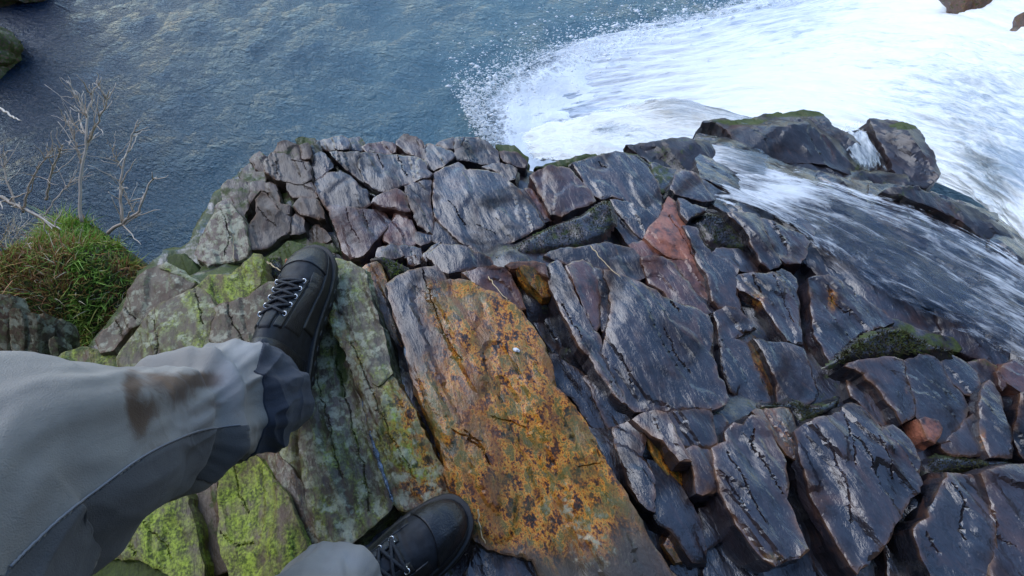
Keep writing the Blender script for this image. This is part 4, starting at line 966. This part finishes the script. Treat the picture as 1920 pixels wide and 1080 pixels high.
# piping along the side seam, laid on the cloth
def piping(line_px, q0, q1, r):
    Q, A = np.meshgrid(np.linspace(q0, q1, 300), np.linspace(0, 2 * np.pi, 240, endpoint=False), indexing='ij')
    P = legL.surface(Q.ravel(), A.ravel(), .0018); cen = legL.C[(Q.ravel() * 399).astype(int)]
    f = ((P - cen) * (CP - P)).sum(1) > -.0005; P = P[f]; pp = proj(P)
    tl = catmull(np.array(line_px, float), np.linspace(0, 1, 110)); out = []
    dep = (P - CP) @ FW
    for t in tl:
        d2 = ((pp - t) ** 2).sum(1); nb_ = d2 < 80
        if not nb_.any(): continue
        w = np.exp(-d2 / 30.0) * np.exp(-np.clip(dep - dep[nb_].min(), 0, 1) / .006)
        if w.sum() > .05: out.append((w[:, None] * P).sum(0) / w.sum())
    if len(out) < 4: print('piping missed', len(P), pp.min(0), pp.max(0)); return
    tv, tf = [], []; tube(tv, tf, np.array(out) - np.array([-.2, .1, 0]), r, 8)
    return plink('piping', mesh_np('piping', tv, tf), SEAM, trousers)
piping(seam_px[1:], .03, .80, .0009)

BL = simple_mat('boot_leather', (.004, .005, .008), .28, 320, .7, (.014, .015, .019), 55, .5, bdist=.0016)
BN = simple_mat('boot_nylon', (.004, .005, .008), .55, 700, .5, (.014, .016, .022), 90, .4, bdist=.0008)
BR = simple_mat('boot_rubber', (.006, .006, .007), .5, 150, .3, (.015, .014, .014), 60, .5, bdist=.001)
BM = simple_mat('eyelet_metal', (.62, .64, .67), .22, None, metallic=1.0)
BLc = simple_mat('boot_lace', (.010, .012, .016), .7, 900, .8, (.03, .034, .042), 500, bdist=.0006)
BO = simple_mat('logo_orange', (.42, .10, .03), .55)
bx = [0, .004, .02, .06, .10, .14, .18, .21, .24, .265, .285, .297, .3035, .306]
bw = [.006, .019, .031, .035, .034, .0355, .040, .0440, .0435, .0395, .032, .022, .010, .003]
bh = [.09, .118, .138, .146, .138, .115, .097, .088, .081, .074, .064, .053, .043, .036]
def bprof(x):
    return np.interp(x, bx, bw), np.interp(x, bx, bh)
def bsmooth(arr):   # smooth tables once
    xs = np.linspace(0, .306, 600); y = np.interp(xs, bx, arr); k = np.hanning(31); k /= k.sum()
    ys = np.convolve(np.pad(y, 15, mode='edge'), k, 'valid'); w = np.clip(np.minimum(xs - 0, .306 - xs) / .02, 0, 1); return xs, y * (1 - w) + ys * w
_xs, _wS = bsmooth(bw); _, _hS = bsmooth(bh)
def upper(x, ph, off, side):
    """boot upper: x along the foot, ph 0..pi across it"""
    w = np.interp(x, _xs, _wS) + off; h = np.interp(x, _xs, _hS) + off; n = 2.35
    c, s_ = np.cos(ph), np.sin(ph)
    y = np.sign(c) * np.abs(c) ** (2 / n) * w; z = .027 + (h - .027) * np.abs(s_) ** (2 / n)
    yc = side * .012 * np.clip((x - .12) / .18, 0, 1) ** 1.5
    crease = -.0022 * np.exp(-((x - .212 - .006 * c) / .0035) ** 2) - .0018 * np.exp(-((x - .196 - .004 * c) / .003) ** 2)
    crease = crease * sstep(.3, .8, s_)
    lump = (fbm(x * 40 + 7, ph * 2.2, 19, 3) - .5) * .0034
    xx = x + off * sstep(.27, .306, x)
    return np.stack([xx, y + yc, z + crease + lump * s_], 1)
def patch(name, x0, x1, p0, p1, off, side, mat, parent, nx=50, na=40, xf=None):
    """raised piece of the upper, closed at its rim"""
    X, A = np.meshgrid(np.linspace(0, 1, nx), np.linspace(0, 1, na), indexing='ij')
    ph = p0 + (p1 - p0) * A; a0 = x0 if xf is None else xf(ph); xx = a0 + (x1 - a0) * X
    e = np.minimum(np.minimum(X, 1 - X) * nx, np.minimum(A, 1 - A) * na); o = off * np.clip(e / 2.0, 0, 1) ** .5 - .0008 * (e < .5)
    P = upper(xx.ravel(), ph.ravel(), o.ravel(), side)
    me = mesh_np(name, P, grid_faces(nx, na, 0, False)); return link(name, me, mat, parent)
def make_boot(heel, toe, roll, side, label):
    root = empty('boot'); root.parent = person
    h = np.array(heel); t = np.array(toe); ax = Vector(t - h).normalized(); h = t - np.array(ax) * .312
    zz = Vector((0, 0, 1)); yy = zz.cross(ax).normalized(); zz = ax.cross(yy)
    M = Matrix((ax, yy, zz)).transposed().to_4x4(); M.translation = Vector(h) - Vector((-.2, .1, 0))
    root.matrix_local = M @ Matrix.Rotation(roll, 4, 'X'); root['label'] = label
    X, A = np.meshgrid(np.concatenate([np.linspace(0, .26, 90), np.linspace(.263, .306, 40)]), np.linspace(0, np.pi, 70), indexing='ij')
    up = link('upper', mesh_np('upper', upper(X.ravel(), A.ravel(), 0 * X.ravel(), side), grid_faces(130, 70, 0, False)), BN, root)
    # sole
    th = np.linspace(0, 1, 160, endpoint=False); half = .5
    xs = np.concatenate([np.linspace(-.006, .314, 90), np.linspace(.314, -.006, 90)[1:-1]]); sg = np.r_[np.ones(90), -np.ones(88)]
    w = np.interp((xs + .006) / .32 * .306, _xs, _wS) + .0055; w = np.where((xs <= -.0059) | (xs >= .3139), .004, w)
    yc = side * .012 * np.clip((xs - .12) / .18, 0, 1) ** 1.5
    lug = ((np.arange(len(xs)) // 4) % 2) * .0022
    lev = [(0.0, -.004, 1), (.001, 0, 1), (.012, .0005, 1), (.0135, -.0015, 0), (.017, -.0018, 0), (.018, .001, 0), (.029, .0012, 0), (.0315, -.001, 0), (.032, -.005, 0)]
    V = []; 
    for z_, o_, l_ in lev: V.append(np.stack([xs, sg * (w + o_ - lug * l_) + yc, np.full(len(xs), z_) + .010 * np.clip((xs - .24) / .07, 0, 1) ** 2 * (1 if z_ < .02 else .8)], 1))
    m = len(xs); F = [tuple(r) for r in grid_faces(len(lev), m)] + [tuple(range(m))[::-1], tuple(range((len(lev) - 1) * m, len(lev) * m))]
    so = link('sole', mesh_np('sole', np.vstack(V), F), BR, root); so.data.set_sharp_from_angle(angle=math.radians(40))
    patch('toe_cap', .0, .3052, .28, np.pi - .28, .0022, side, BL, root, xf=lambda p: .236 + .018 * np.sin(p * 2 - np.pi / 2 + .0) * .5 + .006)
    rd = patch('rand', .0, .3055, .0, .42, .0028, side, BR, root, 80, 14, xf=lambda p: .12 + 0 * p)
    patch('rand', .0, .3055, np.pi - .42, np.pi, .0028, side, BR, root, 80, 14, xf=lambda p: .12 + 0 * p)
    patch('vamp', .10, .232, .42, .95, .0016, side, BL, root)
    patch('vamp', .10, .232, np.pi - .95, np.pi - .42, .0016, side, BL, root)
    patch('eyestay', .095, .212, .98, 1.30, .0030, side, BL, root, 50, 16)
    patch('eyestay', .095, .212, np.pi - 1.30, np.pi - .98, .0030, side, BL, root, 50, 16)
    patch('tongue', .09, .208, 1.36, np.pi - 1.36, .0035, side, BN, root, 40, 16)
    patch('heel_counter', .0012, .075, .05, np.pi - .05, .0018, side, BL, root, 30, 60)
    ex = [.203, .185, .166, .146, .124]; eye = {}
    for x in ex:
        for s_ in (0, 1):
            p = 1.12 if s_ == 0 else np.pi - 1.12
            c = upper(np.array([x]), np.array([p]), np.array([.0045]), side)[0]; eye[(x, s_)] = c
            tv, tf = [], []
            an = np.linspace(0, 2 * np.pi, 15); ring = np.stack([c[0] + .0036 * np.cos(an), c[1] + .0036 * np.sin(an) * .8, c[2] + .0012 * np.cos(an) + .001], 1)
            tube(tv, tf, ring, .0011, 6, False)
            b0 = len(tv)
            stud = [c + np.array([0, (1 if s_ else -1) * .0052, -.0012 + z]) for z in (0, .0022, .0030)]
            tube(tv, tf, stud, [.0034, .0030, .0012], 10)
            link('eyelet', mesh_np('eyelet', tv, tf), BM, root)
    tv, tf = [], []
    def lace(a, b, sag=.003):
        s = np.linspace(0, 1, 12)[:, None]; P = a + (b - a) * s; P[:, 2] += (sag * np.sin(np.pi * s[:, 0])) + .0015
        xs_ = P[:, 0]; w = np.interp(xs_, _xs, _wS); hh = np.interp(xs_, _xs, _hS)
        yc_ = side * .012 * np.clip((xs_ - .12) / .18, 0, 1) ** 1.5
        surf = .027 + (hh - .027) * np.clip(1 - np.abs((P[:, 1] - yc_) / w) ** 2.35, 0, 1) ** (1 / 2.35)
        P[:, 2] = np.maximum(P[:, 2], surf + .0062); tube(tv, tf, P, .0026, 7)
    lace(eye[(ex[0], 0)], eye[(ex[0], 1)])
    for i in range(4): lace(eye[(ex[i], 0)], eye[(ex[i + 1], 1)]); lace(eye[(ex[i], 1)], eye[(ex[i + 1], 0)], .005)
    link('lace', mesh_np('lace', tv, tf), BLc, root)
    tv, tf = [], []
    p = 2.62 if side > 0 else .52
    p = .46 if side < 0 else .46
    c = upper(np.array([.268]), np.array([p]), np.array([.0042]), side)[0]; c0 = upper(np.array([.268]), np.array([p]), np.array([.0]), side)[0]
    nrm = (c - c0) / np.linalg.norm(c - c0); tube(tv, tf, [c - nrm * .002, c + nrm * .0006, c + nrm * .001], [.0062, .0062, .005], 18)
    if side < 0: link('badge', mesh_np('badge', tv, tf), BO, root)
    return root
make_boot(LW(532,800,.003), LW(590,482,.003), 0.0, -1, 'black left hiking boot with an orange badge on the toe')
make_boot(LW(565,1195,.0), LW(888,972,-.005), 0.0, 1, 'black right hiking boot near the bottom edge')

# ------------------------------------------------------------------ plants
def leaf_material(name, stops, rough=.6):
    k = NT(name); c = k.attr('tone').outputs['Fac']
    col = k.ramp(c, stops); p = k.princ(Base_Color=col, Roughness=rough); p.inputs['Specular IOR Level'].default_value = .3
    return k.done(p.outputs[0])
GRS = leaf_material('grass', [(0, (.04, .09, .02)), (.25, (.14, .28, .04)), (.5, (.28, .46, .07)), (.62, (.36, .36, .08)), (.75, (.46, .23, .08)), (.9, (.32, .12, .06)), (1, (.66, .55, .36))])
MOS = leaf_material('moss', [(0, (.012, .013, .004)), (.3, (.035, .032, .010)), (.5, (.045, .055, .012)), (.7, (.085, .12, .018)), (.9, (.17, .23, .03)), (1, (.08, .06, .025))], .8)
WOOD = leaf_material('twig_bark', [(0, (.22, .16, .11)), (.5, (.56, .46, .36)), (1, (.80, .70, .58))], .7)
EARTH = simple_mat('peaty_earth', (.045, .022, .010), .9, 60, .8, (.06, .10, .02), 25, bdist=.01)
def blades(V, F, Tn, base, dirs, L, w, rs, tone, bend=.5, seg=3):
    for b, d, l, ww, tn in zip(base, dirs, L, w, tone):
        side = np.cross(d, rs.normal(size=3)); side /= np.linalg.norm(side) + 1e-9
        dr = np.array([rs.normal(), rs.normal(), -.6]) * bend * l; i0 = len(V)
        for k in range(seg + 1):
            t = k / seg; c = b + d * l * t + dr * t * t * .5; hw = ww * (1 - t) ** .7 * .5
            if k < seg: V.append(c + side * hw); V.append(c - side * hw); Tn += [tn, tn]
            else: V.append(c); Tn.append(tn)
        for k in range(seg - 1): F.append((i0 + 2 * k, i0 + 2 * k + 1, i0 + 2 * k + 3, i0 + 2 * k + 2))
        F.append((i0 + 2 * seg - 2, i0 + 2 * seg - 1, i0 + 2 * seg))
TZ = -.48
def build_tussock():
    rs = np.random.RandomState(4)
    root = empty('grass_tussock', LW(110, 540, TZ)); org = np.array(root.location)
    tag(root, 'shaggy green and russet grass tussock on the bank beside the pool', 'grass')
    def hz(px):
        b = gauss(px, [(140,520,110,85,.20),(60,570,120,60,.12),(215,520,50,60,.06),(130,430,60,30,.06)]); return TZ - .1 + b
    pxs = np.linspace(-160, 330, 90); pys = np.linspace(360, 720, 70); A, B = np.meshgrid(pxs, pys, indexing='ij'); pp = np.stack([A.ravel(), B.ravel()], 1)
    poly = np.array([(-160,640),(-160,520),(0,490),(40,455),(90,425),(150,405),(205,440),(240,470),(268,500),(285,520),(262,560),(225,600),(150,650),(60,700),(-100,720)], float)
    ins = inside(pp, poly); d = segdist(pp, poly, np.roll(poly, -1, 0)); s_ = np.where(ins, d, -d)
    z = hz(pp) - .02 * np.clip(-s_, 0, 200)
    W = at_z(pp, np.full(len(pp), TZ)); W[:, 2] = np.maximum(z, -4) + (fbm(W[:, 0] * 14, W[:, 1] * 14, 3, 4) - .5) * .05
    link('mound', mesh_np('mound', W - org, grid_faces(90, 70, 0, False)), EARTH, root)
    V, F, Tn = [], [], []
    N = 15000; c = rs.uniform((-160, 400), (300, 715), (N * 3, 2)); c = c[inside(c, poly)][:N]
    b = at_z(c, np.full(len(c), TZ)); b[:, 2] = hz(c) + (fbm(b[:, 0] * 14, b[:, 1] * 14, 3, 4) - .5) * .05
    cl = fbm(b[:, 0] * 7, b[:, 1] * 7, 33, 3); cl2 = fbm(b[:, 0] * 16, b[:, 1] * 16, 35, 2)
    ang = cl * 14; rus = sstep(.40, .50, cl) ; rus = np.maximum(rus * .9, sstep(190, 260, c[:, 0]) * .8)
    top = np.exp(-((c[:, 0] - 145) / 55) ** 2 - ((c[:, 1] - 450) / 40) ** 2)
    tone = np.where(rs.rand(len(b)) < np.clip(rus - top, 0, 1) * .85, .62 + .3 * rs.rand(len(b)), .08 + .48 * cl2 + .2 * rs.rand(len(b)) + .12 * top); tone = np.where(rs.rand(len(b)) < .05, 1., tone)
    dr = np.stack([np.cos(ang) * .5 + rs.normal(size=len(b)) * .35, np.sin(ang) * .5 + rs.normal(size=len(b)) * .35, .55 + .6 * rs.rand(len(b)) + top * .6], 1)
    dr /= np.linalg.norm(dr, axis=1)[:, None]
    L = (.013 + .028 * rs.rand(len(b))) * (.7 + .8 * cl2) * (1 + 1.0 * top); w = .0022 + .0022 * rs.rand(len(b))
    blades(V, F, Tn, b - org, dr, L, w, rs, tone, .9)
    me = mesh_np('blades', V, F, False); attr(me, 'tone', Tn); o = link('blades', me, GRS, root); o['kind'] = 'stuff'
build_tussock()

def twig_tree(name, label, paths, depth, r0, seed, tone=.5, nside=4):
    rs = np.random.RandomState(seed); V, F, Tn = [], [], []
    base = at_depth([paths[0][0][0]], depth)[0]
    def br(P, r_0, r_1):
        n = len(P); i0 = len(V); tube(V, F, P, np.linspace(r_0, r_1, n), 6); Tn.extend(np.clip(np.linspace(tone - .15, tone + .35, n).repeat(6) + rs.uniform(-.1, .1), 0, 1).tolist())
    for k, (pts, rr0) in enumerate(paths):
        p = np.array(pts, float); dd = depth + np.linspace(0, 1, len(p)) * rs.uniform(-.10, .06)
        W = at_depth(p, dd); P = catmull(W, np.linspace(0, 1, 26)); P += (np.stack([vn(np.arange(26) * .6, np.zeros(26) + q, seed + k) for q in range(3)], 1) - .5) * .005
        r = r0 * rr0; br(P, r, r * .3)
        for j in range(nside):
            i = rs.randint(5, 24); d = P[min(i + 1, 25)] - P[i - 1]; d /= np.linalg.norm(d); d = d + rs.normal(size=3) * .55; d /= np.linalg.norm(d)
            l = rs.uniform(.03, .11) * (1.1 - i / 40); Q = P[i] + d * l * np.linspace(0, 1, 7)[:, None] + np.cumsum(rs.normal(size=(7, 3)) * .0022, 0); Q[0] = P[i]; br(Q, r * .4, r * .18)
    me = mesh_np(name, np.array(V) - base, F); attr(me, 'tone', Tn)
    o = link(name, me, WOOD); o.location = base; tag(o, label, 'sapling', 'bare twigs on the bank')
twig_tree('bare_sapling', 'tallest pale bare sapling rising from the top of the tussock', [
    ([(152,415),(150,370),(153,320),(160,270),(163,225),(172,180),(190,145)], 1.), ([(160,280),(178,240),(195,205),(208,168)], .7), ([(163,225),(150,195),(138,168)], .6), ([(153,310),(140,260),(118,215)], .6), ([(155,250),(140,235),(125,225)], .4)], 1.45, .0050, 1, .6, 12)
twig_tree('bare_sapling', 'forked bare twig leaning out to the right of the tussock', [
    ([(200,438),(235,415),(262,392),(275,355),(295,332)], 1.), ([(228,415),(226,370),(228,318),(245,265),(260,225)], .9), ([(228,318),(215,290),(205,270)], .5), ([(250,398),(235,365),(228,350)], .5)], 1.42, .0046, 2, .55, 10)
twig_tree('bare_sapling', 'brownish leaning stick with thin shoots at the left border', [
    ([(-10,365),(30,385),(70,405),(115,432)], 1.2), ([(42,400),(55,350),(80,305),(100,280)], .7), ([(85,375),(95,330),(110,290),(120,270)], .7), ([(30,385),(12,330),(10,290),(25,282)], .6), ([(85,400),(120,355),(155,325)], .5)], 1.45, .0048, 3, .45, 12)
twig_tree('bare_sapling', 'short pale shoots low at the left border below the stick', [
    ([(0,490),(20,460),(35,430),(55,420)], .6), ([(-5,470),(15,440),(40,425)], .5), ([(5,500),(30,470),(60,455)], .5), ([(0,460),(10,435),(20,415)], .5)], 1.5, .0036, 6, .5, 10)
twig_tree('bare_sapling', 'single curved twig tip entering from the left edge above the others', [([(-20,192),(5,205),(25,220),(38,224)], .8), ([(-20,180),(0,190)], .3)], 1.4, .0045, 7, .9, 0)

def moss_patch(name, poly_px, z, n, L, label, tone=(.1, .9), seed=1, lean=.6, cat='moss', zf=None):
    rs = np.random.RandomState(seed); poly = np.array(poly_px, float); lo, hi = poly.min(0), poly.max(0)
    c = rs.uniform(lo, hi, (n * 4, 2)); c = c[inside(c, poly)][:n]
    b = at_z(c, np.full(len(c), z)); org = b.mean(0)
    # cushion
    nx = 40; A, B = np.meshgrid(np.linspace(lo[0] - 4, hi[0] + 4, nx), np.linspace(lo[1] - 4, hi[1] + 4, nx), indexing='ij'); pp = np.stack([A.ravel(), B.ravel()], 1)
    ins = inside(pp, poly); d = segdist(pp, poly, np.roll(poly, -1, 0)); s_ = np.where(ins, d, -d)
    W = at_z(pp, np.full(len(pp), z)); cush = lambda s, P: -.02 + .022 * sstep(-6, 12, s) + (fbm(P[:, 0] * 30, P[:, 1] * 30, seed, 3) - .5) * .012
    W[:, 2] += cush(s_, W)
    V = (W - org).tolist(); F = [tuple(f) for f in grid_faces(nx, nx, 0, False) if (s_[f] > -5).all()]
    ncush = len(F); V = [np.array(v) for v in V]; Tn = [.12] * len(V)
    keep = (fbm(b[:, 0] * 40, b[:, 1] * 40, seed + 8, 3) + np.clip(segdist(c, poly, np.roll(poly, -1, 0)) / 14, 0, 1) * .55) > .72 + .2 * rs.rand(len(b)); c = c[keep]; b = b[keep]
    b[:, 2] += cush(segdist(c, poly, np.roll(poly, -1, 0)), b) - .002
    cl = fbm(b[:, 0] * 22, b[:, 1] * 22, seed + 2, 3)
    dr = rs.normal(size=(len(b), 3)) * lean; dr[:, 2] = .5 + np.abs(dr[:, 2]); dr /= np.linalg.norm(dr, axis=1)[:, None]
    tn = tone[0] + (tone[1] - tone[0]) * np.clip(cl * 1.2 - .1 + rs.normal(size=len(b)) * .15, 0, 1)
    L = L * .72; blades(V, F, Tn, b - org, dr, L * (.5 + rs.rand(len(b))), np.full(len(b), L * .30), rs, tn, .5, 2)
    me = mesh_np(name, V, F, False); attr(me, 'tone', Tn); nv_ = len(V)
    z4 = np.zeros((nv_, 4)); z4[:, 3] = .7; z4[:, 0] = .3; attr4(me, 'zone', z4); attr(me, 'edge', np.zeros(nv_)); attr(me, 'red', np.zeros(nv_)); attr(me, 'moss', np.full(nv_, .36))
    me.materials.append(MOS); me.materials.append(ROCK)
    mi = np.zeros(len(me.polygons), np.int32); mi[:ncush] = 1; me.polygons.foreach_set('material_index', mi)
    sm_ = np.zeros(len(me.polygons), bool); sm_[:ncush] = True; me.polygons.foreach_set('use_smooth', sm_)
    o = link(name, me, None); o.location = org; tag(o, label, cat, kind='stuff')
moss_patch('moss', R6((390,690),(540,605),(690,525),(820,475),(940,425),(1060,345),(1100,355),(1130,440),(1130,500),(1060,590),(940,640),(800,662),(640,692),(470,742),(400,732)), -.135, 5000, .009, 'long olive moss mat filling the gully across the ledge', (.15, .62), 11, .9)
moss_patch('moss', R7((100,165),(200,118),(270,122),(340,182),(390,242),(428,328),(330,312),(280,302),(210,282),(160,212)), -.165, 2200, .010, 'dark round moss hollow beside the red slab', (.0, .55), 12)
moss_patch('moss', R7((800,880),(900,785),(1000,712),(1140,682),(1230,722),(1330,770),(1420,790),(1440,840),(1330,830),(1200,838),(1060,848),(900,862)), -.10, 3200, .012, 'green weed cushion at the foot of the stream on the right', (.1, .75), 13)
moss_patch('moss', S6((830,100),(960,95),(1010,60),(1130,110),(1290,60),(1270,150),(1140,200),(1040,250),(1000,160),(900,145),(820,140)), -.10, 2500, .009, 'dark weed in the joint between the broken blocks on the right', (.0, .5), 14)
moss_patch('moss', S7((560,600),(650,560),(760,575),(930,585),(980,605),(850,635),(680,645),(630,700),(600,820),(540,860),(500,830),(545,720)), -.09, 3000, .009, 'blackish weed filling the joint of the lower right slabs', (.0, .45), 15)
moss_patch('moss', PX((570,268),(592,258),(600,290),(585,300),(560,285)), -.17, 500, .008, 'moss tuft at the far left corner of the ledge', (.1, .8), 16)
moss_patch('moss', R5((1060,900),(1140,890),(1300,960),(1310,1010),(1190,1060),(1150,1000)), -.085, 900, .011, 'bright green moss sprig in the joint above the ochre slab', (.45, .95), 17)
moss_patch('moss', R5((850,300),(930,360),(1040,440),(1110,470),(1090,500),(1030,455),(940,380),(860,320)), -.165, 900, .007, 'moss line in the diagonal joint of the far ledge', (.1, .6), 18)
moss_patch('moss', R5((560,800),(680,830),(830,880),(870,920),(780,930),(640,880)), -.12, 900, .008, 'moss strip beyond the toe of the left boot', (.1, .8), 19)
moss_patch('moss', R4((1480,260),(1560,230),(1590,300),(1560,360),(1490,365)), -.09, 700, .010, 'mossy pocket left of the left boot toe', (.2, .95), 20)
moss_patch('moss', R6((860,135),(1000,85),(1150,65),(1260,80),(1330,130),(1290,140),(1150,85),(1010,105),(900,140)), -.20, 1500, .009, 'olive moss fringe along the wet lip of the ledge', (.2, .75), 21)

# ------------------------------------------------------------------ boulders on the far banks, loose bits
def boulder(px, py, z, size, label, seed, moss):
    bm = bmesh.new(); bmesh.ops.create_icosphere(bm, subdivisions=5, radius=1.0)
    V = np.array([v.co[:] for v in bm.verts]); F = [[v.index for v in f.verts] for f in bm.faces]; bm.free()
    n = fbm(V[:, 0] * 1.3 + V[:, 2] + seed, V[:, 1] * 1.3 - V[:, 2] * .7, seed, 4) - .5; c = np.floor((fbm(V[:, 0] * 3 + V[:, 2] * 2, V[:, 1] * 3 + V[:, 2], seed + 4, 3)) * 7) / 7 - .5
    V = V * (1 + .7 * n + .25 * c)[:, None] * np.array(size)
    me = mesh_np('boulder', V, F); z4 = np.zeros((len(V), 4)); z4[:, 3] = .4; z4[:, 0] = .35; z4[:, 1] = .3; attr4(me, 'zone', z4)
    attr(me, 'edge', np.zeros(len(V))); attr(me, 'red', np.full(len(V), .2)); attr(me, 'moss', np.full(len(V), moss))
    me.set_sharp_from_angle(angle=math.radians(35))
    o = link('boulder', me, ROCK); o.location = LW(px, py, z); tag(o, label, 'rock', 'rocks of the far banks')
boulder(1912, -22, -1.9, (.55, .42, .35), 'brown mossy boulder beyond the fall in the upper right corner', 3, .35)
boulder(2040, 60, -1.5, (.42, .4, .35), 'boulder at the right border above the fall', 5, .3)
boulder(-30, 100, -3.4, (.42, .4, .35), 'dark rock breaking the pool at the left border', 7, .5)
boulder(10, -25, -3.4, (.5, .4, .3), 'dark rock in the pool at the upper left corner', 9, .45)
STRAW = simple_mat('straw', (.50, .38, .22), .7)
def stem(pts, z, label, r=.0013):
    a = np.array(pts, float); P = catmull(at_z(a, np.asarray(z, float)), np.linspace(0, 1, 20)); P += (np.stack([vn(np.arange(20) * .4, np.zeros(20) + q, 3) for q in range(3)], 1) - .5) * .004
    V, F = [], []; tube(V, F, P - P[0], np.linspace(r, r * .5, 20), 6); o = link('dead_grass_stem', mesh_np('dead_grass_stem', V, F), STRAW); o.location = P[0]; tag(o, label, 'straw', 'dead grass stems on the rock')
stem([(1106,462),(1130,488),(1162,520)], [-.10, -.07, -.03], 'long straw lying across the top edge of the big dark slab')
stem([(914,520),(930,538),(950,562)], [-.05, .0, .02], 'straw at the upper right edge of the ochre slab')
stem([(500,492),(514,500),(530,510)], [-.05, -.04, -.03], 'straw in the mossy pocket left of the left boot toe', .0018)
stem([(894,956),(900,985),(908,1020)], [.02, .015, .01], 'reddish straw just right of the right boot toe')
stem([(445,575),(443,610),(448,660)], [-.05, -.02, .0], 'straw standing on the lichen rock left of the left boot', .0008)
stem([(436,440),(438,465),(437,492)], [-.09, -.10, -.09], 'thin upright straw on the grey rock near the pool edge', .001)
# pale quartz chip on the ochre slab
bm = bmesh.new(); bmesh.ops.create_icosphere(bm, subdivisions=2, radius=1.0)
for v in bm.verts:
    n_ = .75 + .5 * random.Random(v.index).random(); v.co = Vector((v.co.x * .006 * n_, v.co.y * .004 * n_, v.co.z * .003 * n_))
me = bpy.data.meshes.new('quartz_chip'); bm.to_mesh(me); bm.free()
o = link('quartz_chip', me, simple_mat('quartz', (.75, .76, .78), .4, 200, .5, (.5, .52, .55), 120)); o.location = LW(968, 656, .012); o.rotation_euler = (0, 0, -.5)
tag(o, 'small white quartz chip on the ochre slab', 'stone')

def build_spray():
    rs = np.random.RandomState(12); N = 9000
    line = np.array([(960, 290), (905, 240), (892, 185), (960, 135), (1080, 85), (1230, 50), (1400, 5)], float)
    P0 = catmull(line, rs.rand(N)); out = np.array([-.55, -.8]); off = np.abs(rs.normal(size=N)) ** 1.5 * 26 * np.where(rs.rand(N) < .5, -1, 1)
    pp = P0 - out * off[:, None] * -1 + rs.normal(size=(N, 2)) * 9
    z = POOLZ + .03 + rs.exponential(.12, N); C = at_z(pp, z); r = .002 + rs.exponential(.0034, N)
    base = np.array([(1, 0, 0), (-1, 0, 0), (0, 1, 0), (0, -1, 0), (0, 0, 1), (0, 0, -1)], float)
    f0 = np.array([(0, 2, 4), (2, 1, 4), (1, 3, 4), (3, 0, 4), (2, 0, 5), (1, 2, 5), (3, 1, 5), (0, 3, 5)])
    st = np.stack([1 + rs.rand(N), 1 + .5 * rs.rand(N), np.ones(N)], 1)
    V = (C[:, None, :] + base[None] * (r[:, None] * st)[:, None, :]).reshape(-1, 3); F = (f0[None] + 6 * np.arange(N)[:, None, None]).reshape(-1, 3)
    o = link('spray', mesh_np('spray', V, F), simple_mat('spray_drops', (.88, .91, .94), .4)); tag(o, 'white water drops thrown up where the fall meets the pool', 'spray', kind='stuff')
build_spray()
